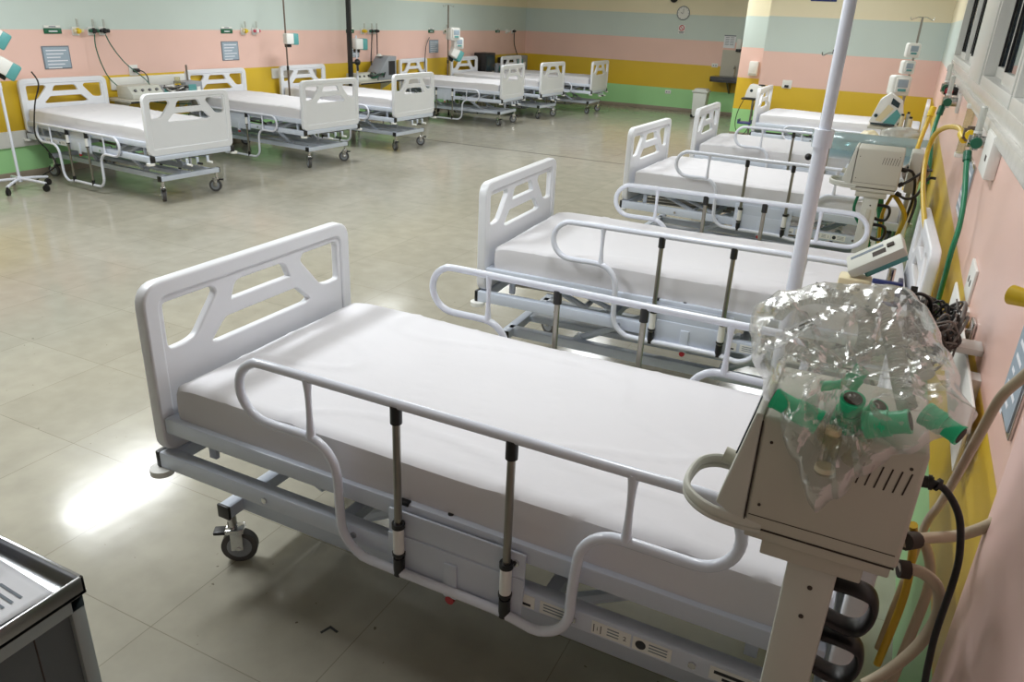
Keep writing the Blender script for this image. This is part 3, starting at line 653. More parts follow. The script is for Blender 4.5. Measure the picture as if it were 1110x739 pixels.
# crumpled wrapped kit and film
def crumple(c, s, seed, amp=.035, fr=7, mt='cream', name='x', sub=4, flat_bottom=True):
    t = bmesh.new(); bmesh.ops.create_icosphere(t, subdivisions=sub, radius=1)
    for v in t.verts:
        p = v.co.copy(); d = 1 + noise.noise(p * 1.7 + Vector((seed, 0, 0))) * .25
        q = Vector((p.x * s[0], p.y * s[1], p.z * s[2])) * d
        q += p * (noise.noise(q * fr + Vector((seed, 9, 0))) * amp + (1 - 4 * abs(noise.noise(q * fr * 1.7 + Vector((0, seed, 0))))) * amp * .3)
        if flat_bottom and q.z < -s[2] * .45: q.z = -s[2] * .45
        v.co = q
    t.transform(Matrix.Translation(c)); o = MB().m(mt); o._add(t); return o.build(name)
tag(crumple((.02, 9.12, .835), (.21, .16, .085), 3, mt=film_mat('milky_wrap', (246, 240, 232), .75, .3, .2, 14, .6), name='wrapped_kit'), 'cream kit in milky plastic wrap, heaped behind the blue film', 'package', 'wrapped kits at the far right corner')
tag(crumple((-.26, 9.08, .80), (.10, .12, .06), 8, amp=.02, mt='cream', name='wrapped_kit'), 'small cream wrapped bundle left of the heaped milky one', 'package', 'wrapped kits at the far right corner')
tb = thing('side_table', (-.06, 9.12, 0), 'plain trolley table holding the wrapped kits at the far right corner', 'table')
mb('beige2').box((-.32, -.2, .72), (.30, .2, .76), .006).build('table_top', tb)
for sx in (-.29, .27):
    for sy_ in (-.17, .17): mb('steel').cyl((sx, sy_, 0), (sx, sy_, .72), .012, n=10).build('leg', tb)
def film_sheet():
    t = bmesh.new(); nx, ny = 70, 60; g = []
    for i in range(nx + 1):
        row = []
        for j in range(ny + 1):
            x = -.70 + .98 * i / nx; y = 7.60 + 1.14 * j / ny; e = min(i, nx - i) / nx
            p = Vector((x, y, 0)); z = .795 + noise.noise(p * 5) * .025 + (1 - 4 * abs(noise.noise(p * 7 + Vector((4, 0, 0))))) * .012 + .015
            if y < 7.80: z = max(z, .985 - max(0, abs(y - 7.665) - .02) * 1.6)
            y += noise.noise(Vector((x * 6, 3, 0))) * .02; x += noise.noise(Vector((y * 6, 7, 0))) * .02
            row.append(t.verts.new((x, y, max(z, .77))))
        g.append(row)
    for i in range(nx):
        for j in range(ny): t.faces.new((g[i][j], g[i + 1][j], g[i + 1][j + 1], g[i][j + 1]))
    o = MB().m('bluefilm'); o._add(t); ob = o.build('plastic_film')
    md = ob.modifiers.new('s', 'SOLIDIFY'); md.thickness = .001; return ob
tag(film_sheet(), 'crinkled pale blue clear film over the head end of the fourth window wall bed', 'plastic film')

# ------------------------------------------------------------------ device clamped behind the bag (cream box, blue clamp) and its cables
pc = thing('clamped_pump', (.075, 2.56, 0), 'cream infusion device with teal case and blue clamp above the second bed', 'infusion pump')
mb('chrome').cyl((.0, .03, .9), (.0, .03, 1.16), .012, n=14).build('pole', pc)
mb('chrome').box((0, .02, .98), (.262, .04, 1.01), .004).box((.25, -.01, .95), (.262, .07, 1.04), .004).build('wall_arm', pc)
rt1 = Matrix.Translation((-.055, -.02, 1.165)) @ Matrix.Rotation(R(-36), 4, 'Y') @ Matrix.Rotation(R(15), 4, 'X')
def XF(o, m): o.bm.transform(m); return o
XF(mb('beige2').box((-.085, -.05, -.016), (.085, .05, .016), .006), rt1 @ Matrix.Translation((.025, 0, .035))).build('device_box', pc)
XF(mb('line').box((.04, -.012, .0155), (.062, .008, .022), .003).box((-.005, -.03, .0155), (.035, -.002, .0168)).m('ink').box((-.07, .012, .0158), (.03, .026, .0168)), rt1 @ Matrix.Translation((.025, 0, .035))).build('device_panel', pc)
XF(mb('teal').box((-.05, -.03, -.042), (.078, .04, -.015), .006), rt1 @ Matrix.Translation((.025, 0, .035))).build('teal_case', pc)
mb('cream').box((-.145, -.09, 1.065), (-.05, -.01, 1.14), .008).build('cream_case', pc)
mb('blue').box((-.05, -.092, 1.138), (.035, -.07, 1.150), .003).box((-.05, -.092, 1.075), (.035, -.07, 1.087), .003).box((.022, -.092, 1.075), (.036, -.02, 1.150), .003).build('blue_clamp', pc)
mb('black').cyl((.036, -.05, 1.115), (.06, -.05, 1.115), .008, n=10).cyl((.06, -.05, 1.115), (.078, -.05, 1.115), .024, n=8).build('clamp_knob', pc)
mb('cream').box((-.04, -.085, 1.06), (.02, -.03, 1.125), .004).build('battery_block', pc)
random.seed(5)
def tangle(c, s, n, r, mts, name):
    for k in range(n):
        pts = []; a = random.uniform(0, 6.28); rad = random.uniform(.5, 1)
        for i in range(9):
            a += random.uniform(.5, 1.1)
            pts.append((c[0] + math.cos(a) * s[0] * rad * random.uniform(.8, 1.1), c[1] + math.sin(a) * s[1] * rad, c[2] + random.uniform(-1, 1) * s[2] - .3 * s[2] + abs(math.cos(a)) * s[2] * .5))
        name.m(mts[k % len(mts)]).tube(pts, r * random.uniform(.8, 1.2), n=6, sub=5)
    return name
tg = tangle((.205, 2.34, 1.075), (.075, .13, .07), 34, .0034, ['black', 'cable', 'black', 'cable', 'line'], MB().m('black'))
tg.m('black').tube([(.10, 2.36, 1.06), (.11, 2.34, 1.12), (.14, 2.34, 1.165), (.18, 2.36, 1.15), (.20, 2.4, 1.08)], .005, n=8)
tag(tg.build('cable_tangle'), 'tangle of black and grey cables hung behind the clear bag by the wall', 'cable', kind=None)
tag(mb('white').box((.245, 2.30, 1.03), (.338, 2.38, 1.05), .004).cyl((.25, 2.34, 1.05), (.25, 2.34, 1.13), .006, n=8).build('cable_hook'), 'white wall hook carrying the cable tangle', 'hook')
tg = tangle((-.115, 2.46, 1.09), (.022, .02, .02), 3, .0016, ['black'], MB().m('black'))
tag(tg.build('thin_wire'), 'small curl of thin black wire left of the cream device', 'wire')

# ------------------------------------------------------------------ gas outlets, hoses and plates
def gas_outlet(wall, y, z, body, knob, label, flow=True, scale=1.0, x=None):
    """wall: 'L' or 'R'; local +x points into the room"""
    t = thing('gas_outlet', (XL if wall == 'L' else XW, y, z), label, 'gas outlet', 'gas outlets on the ' + ('left' if wall == 'L' else 'window') + ' wall', 0 if wall == 'L' else math.pi)
    s = scale
    mb('white').box((0, -.04 * s, -.05 * s), (.02, .04 * s, .04 * s), .004).build('wall_plate', t)
    mb(body).cyl((.02, 0, 0), (.075 * s + .01, 0, 0), .022 * s, n=16).cyl((.06 * s, 0, -.03 * s), (.06 * s, 0, .03 * s), .014 * s, n=14).build('valve_body', t)
    mb(knob).cyl((.06 * s, .03 * s, 0), (.06 * s, .055 * s, 0), .02 * s, n=10).cyl((.06 * s, -.055 * s, 0), (.06 * s, -.03 * s, 0), .018 * s, n=10).cyl((.06 * s, -.05 * s, 0), (.06 * s, .05 * s, 0), .007 * s, n=8).build('knob', t)
    if flow: mb('hoseclear').cyl((.06 * s, 0, .03 * s), (.06 * s, 0, .12 * s), .012 * s, n=14).m('white').cyl((.06 * s, 0, .03 * s), (.06 * s, 0, .038 * s), .014 * s, n=14).cyl((.06 * s, 0, .115 * s), (.06 * s, 0, .125 * s), .009 * s, n=14).build('flow_tube', t)
    return t
gas_outlet('R', 3.50, 1.465, 'chrome', 'gfit', 'green oxygen outlet with flow tube beside the second window wall bed head', scale=1.05)
gas_outlet('R', 3.86, 1.455, 'brown', 'yfit', 'yellow air outlet just beyond the green one near the window sill', flow=False, scale=1.05)
go = thing('gas_outlet', (.303, 1.32, 1.47), 'yellow tipped air outlet at the right picture edge above the foreground ventilator', 'gas outlet', 'gas outlets on the window wall')
mb('white').box((-.012, -.05, -.05), (0, .05, .05), .004).build('wall_plate', go)
mb('yfit').cyl((-.050, .040, .0), (-.086, .072, -.004), .012, .016, n=18).build('knob', go)
mb('red').cyl((-.048, -.115, -.012), (-.048, -.115, .02), .012, n=12).m('chrome').tube([(-.01, 0, 0), (-.045, .0, 0), (-.05, -.05, .01), (-.048, -.115, .02)], .009, n=8).cyl((-.045, 0, 0), (-.055, .045, 0), .014, n=10).build('valve_body', go)
gas_outlet('R', 6.2, 1.415, 'chrome', 'gfit', 'green outlet with black cap farther along the window wall', scale=1.35)
gas_outlet('R', 6.95, 1.46, 'chrome', 'gfit', 'dark green double outlet farthest along the window wall', flow=True, scale=1.4)
gas_outlet('R', 6.45, 1.47, 'black', 'red', 'dark red and black regulator above the green outlets on the window wall', flow=False, scale=1.3)
tag(mb('white').box((.300, 3.16, 1.375), (.338, 3.42, 1.525), .006).m('line').box((.2985, 3.22, 1.43), (.3005, 3.26, 1.45)).build('switch_box'), 'pale switch box on the pink window wall under the sill', 'switch box')
GHS = 'gas hoses along the window wall'
def hose(pts, r, mt, label, ends=None, n=10):
    o = mb(mt).tube(pts, r, n=n, sub=6)
    if ends: 
        o.m(ends).cyl(pts[0], Vector(pts[0]).lerp(Vector(pts[1]), .5), r * 1.5, n=12)
    return tag(o.build('gas_hose'), label, 'hose', GHS)
hose([(.255, 3.45, 1.43), (.262, 3.40, 1.37), (.275, 3.32, 1.28), (.28, 3.26, 1.18), (.275, 3.24, 1.09), (.28, 3.28, .98), (.29, 3.4, .8)], .010, 'hosegreen', 'green hose hanging from the green outlet behind the second bed head', 'gfit')
hose([(.26, 3.86, 1.43), (.24, 4.0, 1.46), (.20, 4.3, 1.43), (.17, 4.55, 1.36), (.16, 4.6, 1.26), (.165, 4.4, 1.16), (.19, 4.1, 1.06), (.23, 3.8, .95), (.27, 3.6, .8), (.28, 3.5, .6)], .012, 'hoseyellow', 'yellow hose arching left from the yellow outlet and dropping behind the second bed', 'yfit')
hose([(.235, 6.2, 1.38), (.22, 6.15, 1.28), (.215, 6.05, 1.18), (.23, 5.95, 1.08), (.25, 5.9, .9)], .014, 'hosegreen', 'green hose farther along the window wall beyond the yellow arch', 'gfit')
hose([(.20, 6.75, 1.33), (.18, 6.7, 1.2), (.16, 6.6, 1.08), (.14, 6.5, .9), (.13, 6.4, .7)], .016, 'hoseyellow', 'thick yellow hose dropping from the farthest outlets', 'yfit')
hose([(.05, 5.02, .96), (.02, 4.98, .85), (.03, 5.0, .7), (.06, 5.05, .55), (.12, 5.0, .4)], .010, 'hoseyellow', 'yellow green hose under the farther ventilator')
hose([(.06, 4.98, .96), (.10, 4.95, .92), (.14, 5.0, .84), (.13, 5.1, .72), (.10, 5.15, .55)], .013, 'hoseyellow', 'yellow hose looping right of the farther ventilator column')
hose([(-.13, 4.95, .95), (-.14, 5.0, .85), (-.10, 5.05, .76), (-.03, 5.05, .68), (.02, 5.1, .5)], .009, 'hosegreen', 'dark green hose left behind the farther ventilator column')
hose([(-.02, 5.1, .95), (.0, 5.12, .85), (.03, 5.12, .72), (.05, 5.1, .5)], .02, 'hosegreen', 'wide green hose behind the farther ventilator column')
for i, pts in enumerate(([(.065, 4.92, 1.12), (.12, 4.95, 1.11), (.15, 5.0, 1.04), (.16, 5.05, .93), (.15, 5.1, .8)], [(.065, 4.9, 1.03), (.12, 4.9, 1.07), (.18, 4.95, 1.12), (.22, 4.95, 1.13)], [(.065, 4.9, .99), (.12, 4.92, .96), (.17, 4.95, .98), (.21, 5.0, 1.07), (.25, 5.0, 1.08)], [(.10, 5.1, 1.12), (.13, 5.12, 1.0), (.18, 5.1, .92), (.17, 5.05, .8)])):
    tag(mb('black').tube(pts, .008, n=8).m('black').cyl(pts[0], Vector(pts[0]).lerp(Vector(pts[1]), .4), .013, n=10).build('power_cord'), ('uppermost', 'upward slanting', 'lowest', 'rearmost')[i] + ' black cord behind the farther ventilator', 'cord', 'black cords behind the farther ventilator')
tag(crumple((.15, 5.35, 1.06), (.06, .10, .08), 2, amp=.02, fr=12, mt='brown', name='cable_bundle', flat_bottom=False), 'dark brown bundled hose mass right of the farther ventilator', 'cable bundle')
tag(mb('beige2').box((.10, 5.08, .965), (.165, 5.28, 1.20), .01).box((.12, 5.14, .1), (.145, 5.2, .97), .003).box((.04, 5.06, .0), (.22, 5.28, .1), .01).build('humidifier_stand'), 'beige upright box stand directly right of the farther ventilator', 'humidifier')
# hoses of the foreground ventilator
hose([(.255, 1.205, 1.45), (.235, 1.215, 1.40), (.222, 1.25, 1.345), (.22, 1.31, 1.245), (.22, 1.374, 1.146), (.22, 1.45, 1.035), (.215, 1.515, .935), (.21, 1.52, .80), (.20, 1.52, .60)], .0080, 'hosebeige', 'thick beige hose slanting down the wall behind the foreground ventilator', 'gfit')
hose([(.17, 1.36, .985), (.21, 1.42, .968), (.26, 1.46, .965), (.295, 1.46, .995), (.318, 1.44, 1.04)], .011, 'hosebeige', 'short beige hose curving up to the wall right of the foreground ventilator', 'line')
hose([(.165, 1.30, .965), (.20, 1.31, .965), (.235, 1.32, .935), (.25, 1.33, .87), (.235, 1.33, .79), (.20, 1.32, .72), (.165, 1.30, .685)], .011, 'hosebeige', 'beige hose bowing under the rear of the foreground ventilator', 'line')
hose([(.17, 1.40, .98), (.215, 1.46, .93), (.245, 1.47, .84), (.24, 1.46, .70), (.23, 1.45, .55)], .010, 'hosebeige', 'beige hose hanging straight down behind the black power cord')
hose([(.18, 1.40, 1.0), (.20, 1.45, .90), (.21, 1.47, .78), (.20, 1.47, .6)], .008, 'hoseyellow', 'thin yellow hose between the beige hoses near the floor end')
tag(mb('black').tube([(.147, 1.30, 1.146), (.175, 1.30, 1.15), (.20, 1.30, 1.14), (.228, 1.30, 1.10), (.244, 1.30, 1.04), (.250, 1.30, .98), (.250, 1.30, .86), (.255, 1.30, .78), (.262, 1.30, .68), (.25, 1.3, .5)], .0062, n=10).m('black').cyl((.145, 1.30, 1.146), (.178, 1.30, 1.15), .0105, n=14).cyl((.17, 1.3, 1.149), (.176, 1.3, 1.15), .013, n=14).cyl((.182, 1.3, 1.150), (.187, 1.3, 1.148), .0115, n=14).build('power_cord'), 'black power cord curving from the rear of the foreground ventilator', 'cord')
# plates and plaques on the window wall
tag(mb('white').box((.300, 1.97, .835), (.308, 3.08, 1.02), .003).box((.308, 2.2, .86), (.338, 2.26, 1.0)).box((.308, 2.8, .86), (.338, 2.86, 1.0)).build('bed_head_plate'), 'long white bumper plate on the wall behind the clear bag', 'wall plate')
def plaque(wall, y0, y1, z0, z1, label, group, body='signgrey'):
    t = thing('information_plaque', (XL if wall == 'L' else XW, (y0 + y1) / 2, (z0 + z1) / 2), label, 'plaque', group, 0 if wall == 'L' else math.pi)
    a = (y1 - y0) / 2; b = (z1 - z0) / 2
    mb('chrome' if wall == 'R' else 'ink').box((0, -a, -b), (.008, a, b), .002).build('plaque_back', t)
    mb(body).box((.008, -a + .012, -b + .012), (.011, a - .012, b - .012)).build('plaque_sheet', t)
    l = mb('paper')
    for k in range(6): l.box((.011, -a + .04, b - .05 - k * b * .3), (.0116, a - .04 - (k % 3) * .04, b - .05 - k * b * .3 + b * .09))
    l.build('print', t); return t
GP = 'grey information plaques by the beds'
plaque('R', 3.88, 4.26, 1.06, 1.315, 'steel edged plaque on the pink window wall beyond the second bed head', GP)
plaque('R', 1.665, 1.86, 1.09, 1.30, 'plaque cut off by the right picture edge on the pink wall', GP)
so = thing('wall_socket', (XW, 2.95, 1.065), 'narrow white socket plate on pink wall above the white bumper plate', 'socket', 'white wall sockets', math.pi)
mb('white').box((0, -.09, -.06), (.01, .09, .06), .003).build('socket_plate', so); mb('line').cyl((.009, .03, 0), (.011, .03, 0), .012, n=12).cyl((.009, -.03, 0), (.011, -.03, 0), .012, n=12).build('socket_hole', so)
tag(mb('cupclear').box((.30, 4.75, 1.25), (.335, 4.82, 1.5), .004).m('white').box((.295, 4.745, 1.49), (.338, 4.825, 1.51), .003).box((.295, 4.745, 1.24), (.338, 4.825, 1.26), .003).build('flow_meter'), 'tall clear flow meter on the window wall beyond the yellow outlet', 'flow meter')
# flowmeter cradle on the white drawer behind second bed head
# ------------------------------------------------------------------ left wall stations
def bed_sign(y, label):
    t = thing('bed_sign', (XL, y, 1.47), label, 'sign', 'green bed signs on the left wall')
    mb('green').box((0, -.10, -.035), (.012, .10, .018), .003).build('green_plate', t)
    mb('white').box((0, -.095, .022), (.010, .095, .048), .003).m('ink').box((.0095, -.04, .03), (.0105, .04, .041)).build('white_strip', t)
    l = mb('paper').box((.012, -.05, -.016), (.0126, .05, -.004)); l.build('print', t)
    return t
st_words = ['nearest the camera, above the first bed', 'above the second bed', 'behind the dark ceiling-high pole', 'above the fourth bed', 'nearest the far corner']
for i, y in enumerate((5.69, 8.15, 10.80, 13.27, 16.0)):
    bed_sign(y, 'small green sign on the left wall, ' + st_words[i])
for i, (a, b, z0, z1) in enumerate(((5.527, 5.842, 1.08, 1.313), (8.03, 8.33, 1.094, 1.335), (10.72, 11.02, 1.06, 1.305), (13.2, 13.53, 1.08, 1.31))):
    plaque('L', a, b, z0, z1, 'grey blue plaque on the left wall, ' + st_words[i], GP)
ow = [(5.95, 'yfit', 'cream', True, 'first from the left, cream and yellow'), (6.14, 'black', 'gfit', True, 'second from the left, dark, with a hanging cord'), (6.275, 'black', 'black', True, 'third from the left, dark, with a slanting cord'),
      (8.44, 'yfit', 'cream', True, 'left of two above the second bed'), (8.65, 'white', 'pinkred', True, 'right of two above the second bed'),
      (11.12, 'yfit', 'yfit', True, 'yellow, right of the dark ceiling-high pole'), (11.32, 'black', 'gfit', True, 'middle of three past the dark pole'), (11.46, 'black', 'black', True, 'right of three past the dark pole'),
      (13.75, 'yfit', 'gfit', True, 'green and yellow, behind the far pump stand'), (16.42, 'white', 'white', False, 'left of two near the far corner'), (16.72, 'black', 'black', False, 'right of two near the far corner, with a cord')]
for y, bd, kn, fl, lb in ow: gas_outlet('L', y, 1.467, bd, kn, 'gas outlet on the left wall, ' + lb, fl)
def cord(pts, label, r=.006, mt='gfit'): return tag(mb(mt).tube(pts, r, n=6).build('hanging_cord'), label, 'cord', 'thin cords hanging on the left wall')
cord([(XL + .06, 6.14, 1.43), (XL + .06, 6.13, 1.3), (XL + .08, 6.16, 1.1), (XL + .10, 6.25, .92), (XL + .15, 6.5, .74), (XL + .2, 6.8, .66), (XL + .25, 7.2, .62)], 'dark cord dropping from the first bed outlets and sagging below the shelf')
cord([(XL + .06, 6.275, 1.43), (XL + .07, 6.33, 1.3), (XL + .1, 6.45, 1.12), (XL + .2, 6.6, .95), (XL + .25, 6.63, .87)], 'dark cord slanting from the outlets to the cluttered shelf')
cord([(XL + .06, 11.32, 1.43), (XL + .06, 11.3, 1.25), (XL + .1, 11.22, 1.0), (XL + .15, 11.2, .86)], 'left dark cord above the second shelf', .009, 'black')
cord([(XL + .06, 11.46, 1.43), (XL + .06, 11.46, 1.2), (XL + .1, 11.4, 1.0), (XL + .15, 11.38, .86)], 'right dark cord above the second shelf', .009, 'black')
cord([(XL + .06, 16.72, 1.43), (XL + .06, 16.74, 1.2), (XL + .1, 16.85, .95), (XL + .15, 16.85, .85)], 'dark cord by the far corner', .01, 'black')
cord([(XL + .06, 13.12, 1.36), (XL + .05, 13.02, 1.2), (XL + .06, 12.97, .9), (XL + .1, 12.95, .5)], 'thin dark cord behind the far pump stand', .008, 'black')
tag(mb('white').box((XL, 6.28, .822), (XL + .025, 7.38, .962), .006).build('bed_head_plate'), 'long white bumper plate on the yellow stripe behind the cluttered shelf', 'wall plate')
tag(mb('white').box((XL, 8.93, .822), (XL + .025, 9.9, .962), .006).build('bed_head_plate'), 'white bumper plate behind the third bed head on the left wall', 'wall plate')
ws = thing('wall_socket', (XL, 6.62, 1.03), 'white socket with black plug above the first cluttered shelf', 'socket', 'white wall sockets')
mb('white').box((0, -.06, -.06), (.012, .06, .06), .003).build('socket_plate', ws); mb('black').box((.012, -.02, -.02), (.06, .05, .02), .006).build('plug', ws)
mb('black').tube([(.04, .04, 0), (.05, .10, -.02), (.06, .14, -.08), (.08, .13, -.16), (.12, .12, -.17)], .007, n=6).build('plug_cable', ws)

def shelf(y0, y1, z, label):
    t = thing('wall_shelf', (XL, (y0 + y1) / 2, z), label, 'shelf', 'equipment shelves on the left wall')
    a = (y1 - y0) / 2
    mb('beige').box((0, -a, -.03), (.42, a, 0), .004).m('black').box((.415, -a, -.035), (.425, a, -.015)).build('shelf_board', t)
    for s in (-1, 1): mb('white').prism([(0, -.03), (.3, -.03), (0, -.2)], s * a * .8 - .01, s * a * .8 + .01).build('shelf_bracket', t)
    return t
shelf(6.2, 7.36, .745, 'first equipment shelf, between the two nearest left wall beds')
shelf(10.5, 11.75, .715, 'second equipment shelf, between the third and fourth left wall beds')
shelf(14.75, 16.95, .63, 'third equipment shelf, near the far corner')
# clutter on the shelves
def device(x, y, z, s, kind, label, grp, rz=0):
    t = thing({'console': 'breathing_console', 'monitor': 'patient_monitor', 'vent': 'ventilator_unit', 'box': 'equipment_box'}[kind], (x, y, z), label, {'console': 'console', 'monitor': 'monitor', 'vent': 'ventilator', 'box': 'equipment box'}[kind], grp, rz)
    a, b, h = s
    if kind == 'console':
        mb('beige2').prism([(-a, 0), (a, 0), (a, h * .35), (a * .4, h), (-a, h)], -b, b, bev=.008).build('console_casing', t)
        k = mb('black')
        for i in range(4): k.cyl((a * .7, -b * .7 + i * b * .45, h * .62), (a * .85, -b * .7 + i * b * .45, h * .7), .016, n=10)
        k.build('dials', t)
    elif kind == 'monitor':
        mb('black').box((-a, -b, 0), (a, b, h), .015).build('monitor_casing', t); mb('screen').box((a, -b * .82, h * .2), (a + .004, b * .82, h * .9)).build('screen', t)
        mb('beige').box((a + .001, b * .3, .01), (a + .006, b * .8, h * .16)).build('keypad', t)
    elif kind == 'vent':
        mb('deck').prism([(-b, 0), (b, 0), (b, h), (b * .1, h), (-b, h * .25)], -a, a, axis='x', bev=.01).build('casing', t); mb('black').box((a, b * .1, h * .2), (a + .004, b * .8, h * .8)).build('dark_panel', t)
    else:
        mb('deck').box((-a, -b, 0), (a, b, h), .01).build('box_casing', t); mb('teal').box((a, -b * .7, h * .3), (a + .004, b * .2, h * .8)).m('white').box((a, b * .3, h * .3), (a + .004, b * .7, h * .6)).build('front_panel', t)
    return t
G1, G2, G3 = 'devices on the first left wall shelf', 'devices on the second left wall shelf', 'devices on the third left wall shelf'
device(-8.08, 6.50, .745, (.13, .22, .14), 'console', 'sloped grey console at the left end of the first shelf', G1)
device(-8.10, 6.84, .745, (.10, .10, .11), 'box', 'low grey box in the middle of the first shelf', G1)
device(-8.08, 7.20, .745, (.11, .13, .15), 'box', 'taller grey box at the right end of the first shelf', G1)
tag(tangle((-8.02, 6.95, .83), (.10, .22, .035), 9, .008, ['black', 'white', 'cable'], MB().m('black')).build('cable_tangle'), 'tangled cables lying on the first left wall shelf', 'cable')
tag(mb('cupclear').cyl((-8.05, 7.02, .86), (-8.05, 7.02, .95), .035, n=14).m('yfit').cyl((-8.05, 7.02, .86), (-8.05, 7.02, .875), .037, n=14).build('jar'), 'small clear jar with yellow ring on the first shelf', 'jar')
tag(mb('steel').cyl((-8.13, 7.25, .895), (-8.13, 7.25, 1.08), .012, n=8).build('rod'), 'thin grey rod standing at the right end of the first shelf', 'rod')
device(-8.08, 10.78, .715, (.12, .26, .12), 'console', 'long grey console at the left end of the second shelf', G2)
device(-8.08, 11.33, .715, (.13, .26, .37), 'vent', 'tall sloping dark ventilator unit on the second shelf', G2)
tag(tangle((-7.98, 11.05, .80), (.08, .25, .04), 8, .01, ['black', 'gfit', 'cable'], MB().m('black')).build('cable_tangle'), 'dark cables heaped before the ventilator unit on the second shelf', 'cable')
tag(mb('white').cyl((-8.1, 11.30, 1.085), (-8.1, 11.30, 1.12), .06, .02, n=14).build('cap'), 'white cap on top of the sloping ventilator unit', 'cap')
device(-8.08, 15.02, .63, (.14, .22, .43), 'monitor', 'tall black monitor at the left end of the third shelf', G3)
device(-8.06, 15.55, .63, (.13, .22, .20), 'box', 'low grey box beside the tall black monitor', G3)
device(-8.08, 16.02, .63, (.13, .18, .31), 'monitor', 'smaller black monitor in the middle of the third shelf', G3)
device(-8.08, 16.55, .63, (.13, .30, .34), 'box', 'wide grey box at the far right end of the third shelf', G3)
tag(tangle((-7.98, 15.8, .76), (.08, .5, .05), 8, .012, ['black', 'cable'], MB().m('black')).build('cable_tangle'), 'dark cables along the third left wall shelf', 'cable')

# poles and stands by the left wall
s1 = iv_pole(-7.80, 4.705, 1.9, .014, .012, 1.0, 'rail', 'white wheeled stand with two pumps at the left picture edge', hooks=True)
pump((-7.76, 4.765, 1.43), R(60), 'teal', 'upper white and teal pump on the stand at the left edge', 1.2, tilt=R(35))
pump((-7.76, 4.80, 1.15), R(60), 'teal', 'lower white and teal pump on the stand at the left edge', 1.2, tilt=R(35))
cord([(-7.70, 4.98, 1.12), (-7.72, 5.04, 1.0), (-7.78, 5.0, .8), (-7.85, 4.99, .5), (-7.80, 5.05, .35), (-7.75, 5.08, .2), (-7.85, 5.0, .1), (-8.0, 5.0, .02)], 'dark pump cord looping to the floor beside the first bed head', .007, 'black')
iv_pole(-7.90, 8.83, 2.3, .013, .011, 1.0, 'brown', 'thin brown pole standing left of the third bed head')
pump((-7.86, 8.90, 1.385), R(70), 'teal', 'single teal pump on the thin brown pole', 1.15)
tag(mb('black').box((-7.925, 10.215, 0), (-7.865, 10.275, CEIL), .006).m('brown').cyl((-7.895, 10.245, 0), (-7.895, 10.245, .04), .06, n=18).build('column_post'), 'dark ceiling-high post past the third left wall bed', 'post')
pump((-7.84, 10.45, 1.30), R(70), 'teal', 'grey teal pump hung right of the dark ceiling-high post', 1.3)
tag(mb('black').sph((-7.86, 10.38, 1.03), .05, n=12).cyl((-7.86, 10.38, 1.02), (-7.84, 10.36, .90), .018, n=10).cyl((-7.895, 10.27, 1.02), (-7.86, 10.36, 1.03), .015, n=10).build('post_clamp'), 'black clamp on the dark ceiling-high post below the pump', 'clamp')
iv_pole(-7.90, 10.42, 1.42, .016, .014, .8, 'rail', 'pale pole right beside the dark ceiling-high post', hooks=False)
iv_pole(-7.90, 13.22, 1.93, .016, .013, .95, 'brown', 'brown IV pole with crossed hooks and pumps past the fourth bed')
pump((-7.85, 13.30, 1.44), R(60), 'white', 'upper white pump on the far brown IV pole', 1.5)
pump((-7.82, 13.42, 1.28), R(50), 'white', 'middle white pump on the far brown IV pole', 1.4)
pump((-7.82, 13.40, 1.08), R(60), 'teal', 'lowest teal pump on the far brown IV pole', 1.5, tilt=R(30))

# ------------------------------------------------------------------ far wall things
ck = thing('wall_clock', (-4.61, YF, 1.995), 'round white clock on the far wall', 'clock')
mb('white').cyl((0, -.03, 0), (0, 0, 0), .135, n=40).build('clock_face', ck)
mb('ink').tube([(math.cos(a * math.pi / 12) * .132, -.03, math.sin(a * math.pi / 12) * .132) for a in range(24)], .008, n=8, cyclic=True, sub=1).build('clock_rim', ck)
hd = mb('darkink').box((-.003, -.034, 0), (.003, -.031, .085)); hd.build('minute_hand', ck)
hd = mb('darkink').box((-.055, -.034, -.004), (0, -.031, .004), rot=Matrix.Rotation(R(35), 3, 'Y')); hd.build('hour_hand', ck)
hd = mb('darkink')
for k in range(12):
    a = k * math.pi / 6; hd.box((math.cos(a) * .11 - .005, -.032, math.sin(a) * .11 - .005), (math.cos(a) * .11 + .005, -.0305, math.sin(a) * .11 + .005))
hd.build('hour_marks', ck)
rs = thing('prohibition_sign', (-4.61, YF, 1.69), 'small red ring prohibition sign with grey text under the clock', 'sign')
mb('white').box((-.07, -.006, -.10), (.07, 0, .07)).build('sign_plate', rs)
mb('pinkred').tube([(math.cos(a * math.pi / 10) * .05, -.008, .012 + math.sin(a * math.pi / 10) * .05) for a in range(20)], .009, n=6, cyclic=True, sub=1).cyl((-.035, -.008, .047), (.035, -.008, -.023), .007, n=6).build('red_ring', rs)
mb('ink').box((-.06, -.008, -.075), (.06, -.005, -.06)).box((-.045, -.008, -.094), (.045, -.005, -.082)).build('print', rs)
dl = thing('dark_fixture', (-4.83, YF - .06, 2.27), 'dark rounded fixture high on the cream far wall', 'fixture')
mb('black').sph((0, -.02, 0), .085, (1, .8, .95), n=18).build('fixture_body', dl); mb('brown').cyl((0, -.02, .07), (0, .06, .07), .02, n=10).build('fixture_arm', dl)
nt = thing('paper_notice', (-3.56, YF, 1.49), 'white paper notice above the sink on the far wall', 'notice')
mb('paper').box((-.12, -.006, -.13), (.12, 0, .12)).build('sheet', nt)
l = mb('ink').box((-.12, -.008, .10), (.12, -.005, .12))
for k in range(5): l.box((-.09, -.008, .07 - k * .035), (-.01, -.005, .08 - k * .035)).box((.01, -.008, .07 - k * .035), (.09, -.005, .08 - k * .035))
l.build('print', nt)
sd = thing('soap_dispenser', (-3.345, YF, 1.45), 'white soap dispenser with dark base beside the paper notice', 'dispenser')
